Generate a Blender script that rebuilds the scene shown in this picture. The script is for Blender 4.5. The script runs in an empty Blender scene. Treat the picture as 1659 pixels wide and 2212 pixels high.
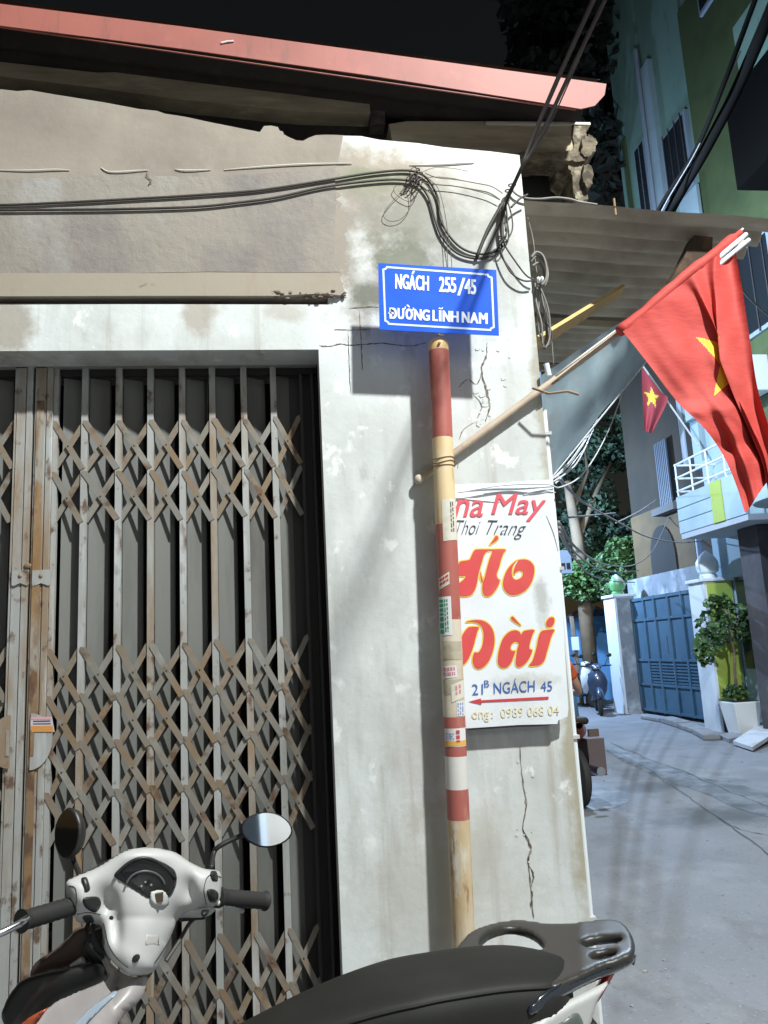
import bpy, bmesh, math, random
from mathutils import Vector, Matrix
from mathutils.geometry import delaunay_2d_cdt
import numpy as np

rng = random.Random(7)
SC = bpy.context.scene
COL = SC.collection
rad = math.radians

# ------------------------------------------------------------------ camera
FPX, PCX, PCY = 1680.0, 829.5, 1106.0          # focal length and centre, in units of a 1659 x 2212 picture
YAW, PITCH, ROLL = rad(7.1), rad(10.07), rad(3.0)
CAM = Vector((0, 0, 1.6))
FW = Vector((math.sin(YAW)*math.cos(PITCH), math.cos(YAW)*math.cos(PITCH), math.sin(PITCH)))
_r0 = FW.cross(Vector((0, 0, 1))).normalized(); _u0 = _r0.cross(FW)
RT = math.cos(ROLL)*_r0 - math.sin(ROLL)*_u0
UP = math.sin(ROLL)*_r0 + math.cos(ROLL)*_u0
cd = bpy.data.cameras.new('camera'); cam = bpy.data.objects.new('camera', cd); COL.objects.link(cam)
cd.sensor_fit = 'HORIZONTAL'; cd.sensor_width = 36.0; cd.lens = 36.0*FPX/1659.0
cd.clip_start = 0.05; cd.clip_end = 2000
_m = Matrix((RT, UP, -FW)).transposed().to_4x4(); _m.translation = CAM; cam.matrix_world = _m
SC.camera = cam

def ray(px, py): return FW + RT*((px-PCX)/FPX) + UP*((PCY-py)/FPX)
def at(px, py, Y):
    d = ray(px, py); return CAM + d*(Y/d.y)
def atz(px, py, z):
    d = ray(px, py); return CAM + d*((z-1.6)/d.z)
def atx(px, py, x):
    d = ray(px, py); return CAM + d*(x/d.x)

# ------------------------------------------------------------------ world, moon-like sun, street lamps, exposure
W = bpy.data.worlds.new('World'); SC.world = W; W.use_nodes = True
nt = W.node_tree; nt.nodes.clear()
sky = nt.nodes.new('ShaderNodeTexSky'); sky.sky_type = 'NISHITA'; sky.sun_disc = False
sky.sun_elevation = rad(42); sky.sun_rotation = rad(145)
bg = nt.nodes.new('ShaderNodeBackground'); bg.inputs[1].default_value = 0.0072
wo = nt.nodes.new('ShaderNodeOutputWorld')
tint = nt.nodes.new('ShaderNodeMix'); tint.data_type = 'RGBA'; tint.blend_type = 'MULTIPLY'; tint.inputs[0].default_value = 1
tint.inputs[7].default_value = (1, .72, .46, 1)           # town glow warms the night sky
nt.links.new(sky.outputs[0], tint.inputs[6]); nt.links.new(tint.outputs[2], bg.inputs[0]); nt.links.new(bg.outputs[0], wo.inputs[0])
sl = bpy.data.lights.new('sun', 'SUN'); sl.energy = 0.02; sl.angle = rad(0.5); sl.color = (1, .96, .9)
so = bpy.data.objects.new('sun', sl); COL.objects.link(so)
so.rotation_euler = Vector((-.42, .62, -.66)).to_track_quat('-Z', 'Y').to_euler()

LAMP = Vector((2.8, -0.85, 7.6))              # street lamp over the lane, behind the camera
LAMP_W, LAMP_C = 3700.0, (.955, 1.0, .985)
LANE = (((3.6, 9.5, 6.5), 1750.0, (.60, .78, 1.0)), ((5.1, 17.4, 4.5), 1900.0, (.42, .64, 1.0)))     # two cool LED lamps further down the lane
def spot(name, loc, watt, col, aim, cone, radius, blend=.35):
    l = bpy.data.lights.new(name, 'SPOT'); l.energy = watt; l.color = col; l.spot_size = rad(cone); l.spot_blend = blend
    l.shadow_soft_size = radius
    o = bpy.data.objects.new(name, l); COL.objects.link(o); o.location = loc
    o.rotation_euler = (Vector(aim)-loc).to_track_quat('-Z', 'Y').to_euler(); return o
spot('street_lamp_light', LAMP, LAMP_W, LAMP_C, (2.5, -.2, 0), 168, .14, .15)
for _p, _w, _c in LANE:
    ll = bpy.data.lights.new('lane_lamp_light', 'POINT'); ll.energy = _w; ll.color = _c; ll.shadow_soft_size = .08
    lo = bpy.data.objects.new('lane_lamp_light', ll); COL.objects.link(lo); lo.location = _p

vs = SC.view_settings
vs.view_transform = 'Standard'; vs.look = 'None'; vs.exposure = 0; vs.gamma = 1; vs.use_curve_mapping = False
SC.cycles.max_bounces = 8

# ------------------------------------------------------------------ materials
def srgb(r, g, b):
    f = lambda c: (c/255/12.92) if c/255 <= .04045 else ((c/255+.055)/1.055)**2.4
    return (f(r), f(g), f(b))
def mat(name, base, rough=.6, metal=0., layers=(), bump=None, spec=.5, coat=0., alpha=None, obj=True, spots=(), bump2=None, trans=0):
    """layers: (colour, scale, lo, hi, stretch xyz, detail) noise-masked tints; spots: (colour, centre, radii, noise scale, strength) stains with a place of their own"""
    m = bpy.data.materials.new(name); m.use_nodes = True
    n = m.node_tree.nodes; L = m.node_tree.links
    p = n['Principled BSDF']
    p.inputs['Roughness'].default_value = rough; p.inputs['Metallic'].default_value = metal
    p.inputs['Specular IOR Level'].default_value = spec; p.inputs['Coat Weight'].default_value = coat
    p.inputs['Coat Roughness'].default_value = .08
    if trans: p.inputs['Transmission Weight'].default_value = trans
    if alpha is not None: p.inputs['Alpha'].default_value = alpha
    if obj:
        co = n.new('ShaderNodeTexCoord').outputs['Object']
        oi = n.new('ShaderNodeObjectInfo')                      # copies of a piece wear differently
        ad = n.new('ShaderNodeVectorMath'); ad.operation = 'MULTIPLY_ADD'
        L.new(oi.outputs['Random'], ad.inputs[0]); ad.inputs[1].default_value = (7.3, 3.1, 9.7); L.new(co, ad.inputs[2])
        co = ad.outputs[0]
    else:
        co = n.new('ShaderNodeNewGeometry').outputs['Position']
    def noise(scale, st=(1, 1, 1), det=5., rgh=.6):
        mp = n.new('ShaderNodeMapping'); mp.inputs['Scale'].default_value = st; L.new(co, mp.inputs['Vector'])
        t = n.new('ShaderNodeTexNoise'); t.inputs['Scale'].default_value = scale; t.inputs['Detail'].default_value = det
        t.inputs['Roughness'].default_value = rgh
        L.new(mp.outputs[0], t.inputs['Vector']); return t.outputs['Fac']
    cur = None
    def mix(fac, col):
        nonlocal cur
        x = n.new('ShaderNodeMix'); x.data_type = 'RGBA'
        if cur is None: x.inputs[6].default_value = (*base, 1)
        else: L.new(cur, x.inputs[6])
        x.inputs[7].default_value = (*col, 1); L.new(fac, x.inputs[0]); cur = x.outputs[2]
    def mrange(v, lo, hi, a=0., b=1.):
        r = n.new('ShaderNodeMapRange'); r.inputs[1].default_value = lo; r.inputs[2].default_value = hi
        r.inputs[3].default_value = a; r.inputs[4].default_value = b; L.new(v, r.inputs[0]); return r.outputs[0]
    for ly in layers:
        col, scale, lo, hi = ly[:4]; st = ly[4] if len(ly) > 4 else (1, 1, 1); det = ly[5] if len(ly) > 5 else 6.
        mx = ly[6] if len(ly) > 6 else 1.
        mix(mrange(noise(scale, st, det), lo, hi, 0, mx), col)
    for col, c, r3, ns, s in spots:
        mp = n.new('ShaderNodeMapping'); mp.inputs['Location'].default_value = [-c[i]/r3[i] for i in range(3)]
        mp.inputs['Scale'].default_value = [1/r for r in r3]; L.new(co, mp.inputs['Vector'])
        ln = n.new('ShaderNodeVectorMath'); ln.operation = 'LENGTH'; L.new(mp.outputs[0], ln.inputs[0])
        nz = noise(ns, (1, 1, 1), 8., .7)
        a = n.new('ShaderNodeMath'); a.operation = 'MULTIPLY_ADD'; L.new(nz, a.inputs[0]); a.inputs[1].default_value = -2.2; a.inputs[2].default_value = 1.1
        b = n.new('ShaderNodeMath'); b.operation = 'ADD'; L.new(ln.outputs['Value'], b.inputs[0]); L.new(a.outputs[0], b.inputs[1])
        mix(mrange(b.outputs[0], 1.0, .35, 0, s), col)
    if cur is None: p.inputs['Base Color'].default_value = (*base, 1)
    else: L.new(cur, p.inputs['Base Color'])
    prev = None
    for bp in (bump, bump2):
        if bp:
            bn = n.new('ShaderNodeBump'); bn.inputs['Strength'].default_value = bp[1]; bn.inputs['Distance'].default_value = bp[2] if len(bp) > 2 else .01
            L.new(noise(bp[0], bp[3] if len(bp) > 3 else (1, 1, 1), 7.), bn.inputs['Height'])
            if prev: L.new(prev, bn.inputs['Normal'])
            prev = bn.outputs[0]
    if prev: L.new(prev, p.inputs['Normal'])
    return m
def emit(name, col, s):
    m = bpy.data.materials.new(name); m.use_nodes = True; p = m.node_tree.nodes['Principled BSDF']
    p.inputs['Base Color'].default_value = (*col, 1); p.inputs['Emission Color'].default_value = (*col, 1); p.inputs['Emission Strength'].default_value = s
    return m

# ------------------------------------------------------------------ objects
def tag(o, label, cat, group=None, kind=None):
    o['label'] = label; o['category'] = cat
    if group: o['group'] = group
    if kind: o['kind'] = kind
    return o
def thing(name, label, cat, loc=(0, 0, 0), group=None):
    o = bpy.data.objects.new(name, None); COL.objects.link(o); o.location = loc; o.empty_display_size = .1
    return tag(o, label, cat, group)
def structure(o, label=None):
    o['kind'] = 'structure'
    if label: o['label'] = label
    return o
def local(parent):
    """world position of a chain of unrotated parents"""
    v = Vector((0, 0, 0))
    while parent is not None: v += parent.location; parent = parent.parent
    return v
def link(name, me, parent=None):
    """a mesh given in world coordinates, its origin put at its middle"""
    o = bpy.data.objects.new(name, me); COL.objects.link(o)
    n = len(me.vertices)
    if n:
        a = np.empty(n*3); me.vertices.foreach_get('co', a); a = a.reshape(-1, 3)
        c = (a.min(0)+a.max(0))/2; c = np.round(c, 4)
        me.vertices.foreach_set('co', (a-c).ravel()); o.location = Vector(c)-local(parent)
    o.parent = parent; me.update(); return o
def clone(o, off=(0, 0, 0), parent=None):
    c = o.copy(); COL.objects.link(c); c.parent = parent if parent else o.parent; c.location = o.location+Vector(off); return c

def catmull(pts, n=6, closed=False):
    P = [Vector(p) for p in pts]; out = []; N = len(P)
    rngi = range(N) if closed else range(N-1)
    for i in rngi:
        if closed: a, b, c, d = P[i-1], P[i], P[(i+1) % N], P[(i+2) % N]
        else: a, b, c, d = P[max(i-1, 0)], P[i], P[i+1], P[min(i+2, N-1)]
        for k in range(n):
            t = k/n
            out.append(.5*((2*b)+(c-a)*t+(2*a-5*b+4*c-d)*t*t+(3*b-a-3*c+d)*t**3))
    if not closed: out.append(P[-1].copy())
    return out

class MB:
    def __init__(s): s.v = []; s.f = []; s.m = []; s.cur = 0
    def face(s, ids): s.f.append(tuple(ids)); s.m.append(s.cur)
    def add(s, vs): b = len(s.v); s.v += [Vector(v) for v in vs]; return b
    def hexa(s, p):
        b = s.add(p)
        for q in ((0, 3, 2, 1), (4, 5, 6, 7), (0, 1, 5, 4), (1, 2, 6, 5), (2, 3, 7, 6), (3, 0, 4, 7)): s.face([b+i for i in q])
    def box(s, a, c):
        x0, y0, z0 = a; x1, y1, z1 = c
        s.hexa([(x0, y0, z0), (x1, y0, z0), (x1, y1, z0), (x0, y1, z0), (x0, y0, z1), (x1, y0, z1), (x1, y1, z1), (x0, y1, z1)])
    def bar(s, p, q, w, h, up=(0, 0, 1)):
        p, q, up = Vector(p), Vector(q), Vector(up); d = (q-p).normalized(); x = d.cross(up).normalized(); y = x.cross(d)
        x *= w/2; y *= h/2
        s.hexa([p-x-y, p+x-y, p+x+y, p-x+y, q-x-y, q+x-y, q+x+y, q-x+y])
    def prism(s, poly, vec):
        """flat outline (any number of points) pushed along vec"""
        vec = Vector(vec); n = len(poly); b = s.add(poly); c = s.add([Vector(p)+vec for p in poly])
        s.face([b+i for i in range(n)]); s.face([c+n-1-i for i in range(n)])
        for i in range(n): j = (i+1) % n; s.face([b+j, b+i, c+i, c+j])
    def ring(s, c, r, x, y, seg):
        return s.add([c+x*(r*math.cos(2*math.pi*k/seg))+y*(r*math.sin(2*math.pi*k/seg)) for k in range(seg)])
    def tube(s, pts, r, seg=8, cap=True, r2=None):
        P = [Vector(p) for p in pts]; N = len(P); prev = None; rings = []
        up = Vector((0, 0, 1))
        for i, p in enumerate(P):
            t = (P[min(i+1, N-1)]-P[max(i-1, 0)]).normalized()
            if prev is None:
                x = t.cross(up if abs(t.dot(up)) < .95 else Vector((0, 1, 0))).normalized()
            else:
                x = (prev-t*prev.dot(t)); x = x.normalized() if x.length > 1e-6 else t.orthogonal().normalized()
            prev = x; y = t.cross(x)
            if callable(r): rr = r(i/(N-1))
            else: rr = r if r2 is None else r+(r2-r)*i/(N-1)
            rings.append(s.ring(p, rr, x, y, seg))
        for a, b in zip(rings, rings[1:]):
            for k in range(seg): j = (k+1) % seg; s.face([a+k, a+j, b+j, b+k])
        if cap:
            s.face([rings[0]+k for k in range(seg)][::-1]); s.face([rings[-1]+k for k in range(seg)])
        return rings
    def lathe(s, base, prof, seg=16, axis=(0, 0, 1)):
        ax = Vector(axis).normalized(); x = ax.orthogonal().normalized(); y = ax.cross(x); base = Vector(base)
        rs = [s.ring(base+ax*h, max(r, 1e-4), x, y, seg) for r, h in prof]
        for a, b in zip(rs, rs[1:]):
            for k in range(seg): j = (k+1) % seg; s.face([a+k, a+j, b+j, b+k])
        s.face([rs[0]+k for k in range(seg)][::-1]); s.face([rs[-1]+k for k in range(seg)])
    def ball(s, c, r, seg=14, sc=(1, 1, 1), rot=None):
        c = Vector(c); rs = []; n = seg//2
        for i in range(n+1):
            a = math.pi*i/n; ring = []
            for k in range(seg):
                v = Vector((math.sin(a)*math.cos(2*math.pi*k/seg)*sc[0], math.sin(a)*math.sin(2*math.pi*k/seg)*sc[1], math.cos(a)*sc[2]))*r
                if rot: v = rot @ v
                ring.append(c+v)
            rs.append(s.add(ring))
        for a, b in zip(rs, rs[1:]):
            for k in range(seg): j = (k+1) % seg; s.face([a+k, b+k, b+j, a+j])
    def grid(s, rows):
        nv = len(rows[0]); ids = [s.add(r) for r in rows]
        for a, b in zip(ids, ids[1:]):
            for k in range(nv-1): s.face([a+k, a+k+1, b+k+1, b+k])
    def mesh(s, mats, smooth=False, merge=False):
        me = bpy.data.meshes.new('mesh'); me.from_pydata([tuple(v) for v in s.v], [], s.f)
        if not isinstance(mats, (list, tuple)): mats = [mats]
        for m in mats: me.materials.append(m)
        me.polygons.foreach_set('material_index', s.m)
        bm = bmesh.new(); bm.from_mesh(me)
        if merge: bmesh.ops.remove_doubles(bm, verts=bm.verts, dist=1e-5)
        bmesh.ops.recalc_face_normals(bm, faces=bm.faces); bm.to_mesh(me); bm.free()
        if smooth:
            me.polygons.foreach_set('use_smooth', [True]*len(me.polygons))
            if smooth != 'all':
                try: me.set_sharp_from_angle(angle=rad(smooth if smooth is not True else 40))
                except Exception: pass
        me.update(); return me
    def build(s, name, mats, parent=None, smooth=False, bevel=0, bseg=2, merge=False):
        o = link(name, s.mesh(mats, smooth, merge), parent); o.data.name = name
        if bevel:
            b = o.modifiers.new('bevel', 'BEVEL'); b.width = bevel; b.segments = bseg; b.limit_method = 'ANGLE'; b.angle_limit = rad(40)
        return o

def inside(pt, poly):
    x, y = pt; r = False; n = len(poly)
    for i in range(n):
        x1, y1 = poly[i][:2]; x2, y2 = poly[i-1][:2]
        if (y1 > y) != (y2 > y) and x < (x2-x1)*(y-y1)/(y2-y1)+x1: r = not r
    return r
def dist_poly(pts, polys):
    P = np.array(pts)[:, None, :]; best = np.full(len(pts), 1e9)
    for poly in polys:
        A = np.array([p[:2] for p in poly])[None]; B = np.roll(A, -1, 1); d = B-A
        t = np.clip(((P-A)*d).sum(2)/np.maximum((d*d).sum(2), 1e-9), 0, 1)
        best = np.minimum(best, np.sqrt((((A+d*t[..., None])-P)**2).sum(2)).min(1))
    return best
class Puff:
    """rounded shell over a flat outline: to3(u, v) puts outline points in space, nrm is the outward side, R the rounding distance in outline units"""
    def __init__(s, outline, to3, nrm, R, T, Tb=.0, pitch=8, holes=(), extra=None, smooth_n=4, back=True):
        s.ol = [p for p in catmull([(a, b, 0) for a, b in outline], smooth_n, True)] if smooth_n > 1 else [Vector((a, b, 0)) for a, b in outline]
        s.ol = [(p.x, p.y) for p in s.ol]
        s.holes = [[(p.x, p.y) for p in catmull([(a, b, 0) for a, b in h], smooth_n, True)] for h in holes]
        s.to3, s.n, s.R, s.T, s.Tb, s.extra = to3, Vector(nrm).normalized(), R, T, Tb, extra
        xs = [p[0] for p in s.ol]; ys = [p[1] for p in s.ol]
        cand = []
        y = min(ys); r = 0
        while y < max(ys):
            x = min(xs)+(pitch/2 if r % 2 else 0)
            while x < max(xs):
                if inside((x, y), s.ol) and not any(inside((x, y), h) for h in s.holes): cand.append((x, y))
                x += pitch
            y += pitch*.87; r += 1
        if cand:
            d = dist_poly(cand, [s.ol]+s.holes); cand = [c for c, q in zip(cand, d) if q > pitch*.45]
        V = [Vector(p) for p in s.ol]; E = [(i, (i+1) % len(s.ol)) for i in range(len(s.ol))]
        for h in s.holes:
            b = len(V); V += [Vector(p) for p in h]; E += [(b+i, b+(i+1) % len(h)) for i in range(len(h))]
        V += [Vector(c) for c in cand]
        v2, e2, f2, *_ = delaunay_2d_cdt(V, E, [], 0, 1e-5)
        s.v2 = [(v.x, v.y) for v in v2]
        s.tri = []
        for f in f2:
            cx = sum(s.v2[i][0] for i in f)/len(f); cy = sum(s.v2[i][1] for i in f)/len(f)
            if inside((cx, cy), s.ol) and not any(inside((cx, cy), h) for h in s.holes): s.tri.append(f)
        s.d = dist_poly(s.v2, [s.ol]+s.holes); s.back = back
    def prof(s, d):
        t = min(d/s.R, 1.); return math.sqrt(max(0, 1-(1-t)**2))
    def surf(s, u, v, lift=0.):
        d = float(dist_poly([(u, v)], [s.ol]+s.holes)[0])
        return s.to3(u, v)+s.n*(s.T*s.prof(d)+lift+(s.extra(u, v)*s.prof(d) if s.extra else 0))
    def build(s, name, m, parent=None):
        mb = MB(); fr = []; bk = []
        for (u, v), d in zip(s.v2, s.d):
            p = s.to3(u, v); h = s.prof(d)
            fr.append(p+s.n*(s.T*h+(s.extra(u, v)*h if s.extra else 0))); bk.append(p-s.n*(s.Tb*h))
        a = mb.add(fr)
        for f in s.tri: mb.face([a+i for i in f])
        if s.back and s.Tb > 0:
            edge = [d < 1e-3 for d in s.d]; mp = {}
            for i, p in enumerate(bk):
                mp[i] = a+i if edge[i] else mb.add([p])
            for f in s.tri: mb.face([mp[i] for i in f][::-1])
        return mb.build(name, m, parent, smooth='all')
def decal(puff, outline, lift, name, m, parent, T=.003, R=4, pitch=5, n=4):
    """a smaller raised piece lying on the surface of a Puff"""
    q = Puff(outline, lambda u, v: puff.surf(u, v, lift), puff.n, R, T, .004, pitch, smooth_n=n)
    return q.build(name, m, parent)

_fonts = {}
def text_mesh(body, quad, name, m, parent, off=0., shear=0., lift=Vector((0, 0, 0)), space=1., bold=0.):
    """lettering laid out flat on a four-sided area (TL, TR, BR, BL, world points)"""
    cu = bpy.data.curves.new('text', 'FONT'); cu.body = body; cu.size = 1; cu.offset = off; cu.shear = shear; cu.resolution_u = 4; cu.space_character = space
    o = bpy.data.objects.new('text', cu); COL.objects.link(o)
    dg = bpy.context.evaluated_depsgraph_get(); me = bpy.data.meshes.new_from_object(o.evaluated_get(dg))
    bpy.data.objects.remove(o); bpy.data.curves.remove(cu)
    n = len(me.vertices); a = np.empty(n*3); me.vertices.foreach_get('co', a); a = a.reshape(-1, 3)
    lo, hi = a.min(0), a.max(0); TL, TR, BR, BL = [Vector(q) for q in quad]
    out = []
    for x, y, z in a:
        u = (x-lo[0])/(hi[0]-lo[0]); v = (y-lo[1])/(hi[1]-lo[1])
        out += list((BL*(1-u)+BR*u)*(1-v)+(TL*(1-u)+TR*u)*v+lift)
    if bold:
        F = [tuple(p.vertices) for p in me.polygons]; V = [Vector(out[i*3:i*3+3]) for i in range(n)]; mb = MB()
        ex, ez = (TR-TL).normalized(), (TL-BL).normalized()
        for k, (dx, dz) in enumerate(((0, 0), (bold, 0), (-bold, 0), (0, bold*.7), (0, -bold*.7), (bold, bold*.7), (-bold, -bold*.7), (bold, -bold*.7), (-bold, bold*.7))):
            b = mb.add([v+ex*dx+ez*dz-Vector((0, .00012*k, 0)) for v in V])
            for f in F: mb.face([b+i for i in f])
        bpy.data.meshes.remove(me); return mb.build(name, m, parent)
    me.vertices.foreach_set('co', out); me.materials.clear(); me.materials.append(m)
    return link(name, me, parent)
def flat_shape(loops, to3, name, m, parent, grow=0.):
    """flat print: 2D outline loops (first outer, rest holes) triangulated; grow widens it"""
    L = []
    for k, lp in enumerate(loops):
        P = catmull([(a, b, 0) for a, b in lp], 4, True)
        if grow:
            area = sum(P[i-1].x*P[i].y-P[i].x*P[i-1].y for i in range(len(P)))
            sgn = 1 if area > 0 else -1
            if k: sgn = -sgn
            Q = []
            for i in range(len(P)):
                t = P[(i+1) % len(P)]-P[i-1]; t = t.normalized() if t.length > 1e-6 else Vector((1, 0, 0))
                Q.append(P[i]+Vector((t.y, -t.x, 0))*grow*sgn)
            P = Q
        L.append([(p.x, p.y) for p in P])
    V = []; E = []
    for lp in L:
        b = len(V); V += [Vector(p) for p in lp]; E += [(b+i, b+(i+1) % len(lp)) for i in range(len(lp))]
    v2, e2, f2, *_ = delaunay_2d_cdt(V, E, [], 0, 1e-6)
    mb = MB(); a = mb.add([to3(v.x, v.y) for v in v2])
    for f in f2:
        c = (sum(v2[i].x for i in f)/3, sum(v2[i].y for i in f)/3)
        w = inside(c, L[0]) if not grow else (inside(c, L[0]))
        if w and not any(inside(c, h) for h in L[1:]): mb.face([a+i for i in f])
    return mb.build(name, m, parent)
# ================================================================== THE NEAR HOUSE
FY = 3.20                                       # face of the pillar and lintel
G = lambda r, g, b: srgb(r, g, b)
dirt = (.20, .19, .17)
m_white = mat('whitewashed_plaster', (.74, .77, .76), .85, obj=False, spec=.2, layers=(
        ((.55, .56, .54), 1.3, .42, .68, (1, 1, .8), 8.), ((.47, .47, .44), 4., .52, .70, (1.6, 1, .35), 8., .75),
        ((.34, .33, .30), 11., .63, .80, (1, 1, .6), 9., .6), ((.84, .85, .84), 2.6, .56, .74, (1, 1, .5), 4., .6), ((.40, .37, .30), 5., .58, .72, (3., 1, .12), 7., .6), ((.30, .29, .26), 70., .66, .72, (1, 1, 1), 3., .55), ((.88, .89, .88), 9., .60, .66, (1, 1, .8), 9., .7), ((.40, .38, .33), 2.2, .60, .70, (1, 1, .5), 10., .55)),
    spots=(((.52, .50, .46), (.75, 3.2, 3.6), (.62, .3, .34), 3., .8), ((.39, .335, .275), (.40, 3.2, 3.70), (.50, .3, .24), 4., 1.), ((.33, .29, .245), (.29, 3.2, 3.45), (.20, .3, .50), 6., 1.), ((.62, .62, .60), (.36, 3.2, 3.35), (.07, .3, .2), 12., .9), ((.27, .26, .22), (.62, 3.2, 3.52), (.36, .3, .24), 9., .9), ((.20, .20, .15), (.55, 3.2, 3.33), (.22, .3, .16), 14., .9),
           ((.18, .18, .14), (.40, 3.2, 3.15), (.13, .3, .09), 10., .9), ((.25, .26, .18), (.42, 3.2, 3.72), (.22, .3, .08), 9., .9),
           ((.36, .36, .33), (.93, 3.2, 3.3), (.35, .3, .4), 6., .6), ((.38, .34, .24), (1.13, 3.2, 1.2), (.06, .3, 1.3), 6., .85), ((.38, .35, .28), (1.13, 3.2, 2.7), (.05, .3, .5), 9., .85),
           ((.42, .36, .30), (-.35, 3.2, 3.05), (.10, .3, .12), 9., .7), ((.36, .31, .25), (-1.15, 3.2, 3.0), (.16, .3, .2), 7., .8), ((.45, .40, .33), (.02, 3.2, 3.07), (.12, .3, .06), 9., .6),
           ((.47, .44, .40), (.50, 3.2, 1.2), (.16, .3, .35), 5., .6), ((.50, .48, .42), (.55, 3.2, .7), (.5, .3, .35), 5., .6), ((.42, .42, .40), (.36, 3.2, 1.9), (.12, .3, .25), 5., .4)),
    bump=(46., .16, .005), bump2=(5., .22, .02))
m_upper = mat('bare_plaster', (.335, .292, .245), .9, obj=False, spec=.15, layers=(
        ((.255, .222, .186), 1.7, .40, .64, (1, 1, 1.), 7.), ((.37, .325, .275), 2.3, .5, .70, (1, 1, .6), 5.), ((.27, .18, .13), 2.4, .56, .74, (2., 1, .4), 7., .6),
        ((.27, .30, .285), 1.1, .53, .68, (1, 1, 1), 4., .6)), bump=(30., .2, .006), bump2=(5., .3, .02))
m_panel = mat('grey_render', (.305, .272, .238), .92, obj=False, spec=.15, layers=(
        ((.32, .285, .245), 1.7, .44, .64, (1, 1, .8), 8.), ((.215, .192, .184), 2.6, .46, .66, (1, 1, .7), 9., .8), ((.40, .40, .385), 1.6, .56, .70, (1.6, 1, .7), 9., .6), ((.33, .26, .2), 4.5, .6, .8, (2.4, 1, .25), 6., .6)), bump=(24., .5, .012), bump2=(60., .3, .004))
m_cornice = mat('cream_plaster', (.38, .33, .265), .85, obj=False, spec=.2, layers=(
        ((.36, .30, .24), 2.2, .5, .75, (1, 1, 1), 6.), ((.33, .24, .17), 4., .6, .75, (2, 1, .3), 6., .6)), bump=(26., .2, .006))
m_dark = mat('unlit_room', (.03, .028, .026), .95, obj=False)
m_conc = mat('old_concrete', (.13, .115, .095), .95, obj=False, layers=(((.06, .05, .042), 6., .45, .65), ((.24, .20, .14), 9., .6, .75)), bump=(20., .6, .02))
m_timber = mat('weathered_board', (.50, .42, .29), .9, obj=False, layers=(((.22, .18, .13), 3., .42, .7, (.4, 1, 3)), ((.6, .52, .36), 8., .55, .75, (.5, 1, 2))), bump=(18., .4, .01))
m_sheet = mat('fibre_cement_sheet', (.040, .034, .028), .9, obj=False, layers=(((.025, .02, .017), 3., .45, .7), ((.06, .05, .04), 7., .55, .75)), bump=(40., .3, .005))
m_fascia = mat('red_oxide_paint', (.33, .105, .082), .6, obj=False, layers=(((.24, .078, .062), 1.3, .42, .7), ((.42, .16, .13), 9., .6, .8, (1, 1, 1), 6., .4), ((.16, .075, .06), 9., .56, .72, (2.5, 1, .4), 8., .6), ((.5, .3, .26), 40., .68, .74, (1, 1, 1), 3., .5)), bump=(60., .06, .004))
m_brick = mat('old_brick', (.11, .075, .055), .95, layers=(((.05, .04, .035), 5., .4, .6), ((.25, .22, .18), 9., .58, .72)), bump=(30., .6, .01))
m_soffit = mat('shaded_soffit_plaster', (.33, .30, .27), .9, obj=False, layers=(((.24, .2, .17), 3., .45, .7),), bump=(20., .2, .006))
m_crack = mat('crack_dust', (.13, .105, .08), 1., obj=False, layers=(((.30, .28, .24), 40., .45, .6), ((.05, .04, .03), 22., .55, .65)))

house = thing('corner_house', 'old whitewashed corner house with a peeling pillar and a red roof edge', 'house', (0, 3.4, 0))
def wallpoly(name, pts, y0, y1, m, parent=house):
    mb = MB(); mb.prism([(x, y0, z) for x, z in pts], (0, y1-y0, 0)); return mb.build(name, m, parent)
def dp(pts, Y): return [(p.x, p.z) for p in (at(a, b, Y) for a, b in pts)]
XL = -3.4; XC = 1.135; XJ = .15; ZL = 2.897
top_r = dp([(1122, 335), (1060, 327), (960, 318), (900, 309), (820, 302), (780, 294), (745, 289)], FY)
front = [(XL, ZL), (XJ, ZL), (XJ, 0), (XC, 0)]+top_r[:-1]+[(.20, top_r[-1][1]-.01), (.20, 3.105), (XL, 3.105)]
wallpoly('front_wall', front, FY, 3.38, m_white)
top_l = dp([(742, 287), (720, 286), (700, 286), (682, 287), (668, 292), (655, 299), (640, 298), (622, 290), (613, 285), (611, 279), (604, 277), (600, 269), (585, 266), (570, 267), (561, 280), (520, 272), (450, 258), (400, 247), (355, 240), (338, 234), (300, 230), (220, 215), (120, 199), (62, 189), (35, 191), (0, 187), (-60, 190), (-120, 170)], 3.182)
wallpoly('upper_wall', [(XL, 3.112), (.2829, 3.137)]+[(.262+rng.uniform(-.012, .022), 3.16+.0215*k) for k in range(30)]+top_l+[(XL, top_l[-1][1]+.1)], 3.1985, 3.36, m_upper)
# a patch of rougher grey render across the middle, broken edges
pr = dp([(-120, 385), (0, 381), (120, 378), (215, 372), (330, 374), (430, 376), (520, 372), (640, 364), (722, 358), (727, 420), (724, 500), (722, 560), (736, 583), (600, 584), (450, 582), (300, 585), (150, 586), (0, 590), (-120, 592)], 3.178)
pr = [(XL+.01 if x < -1.3 else x, z) for x, z in pr]
wallpoly('render_patch', pr, 3.1972, 3.1995, m_panel)
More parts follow.
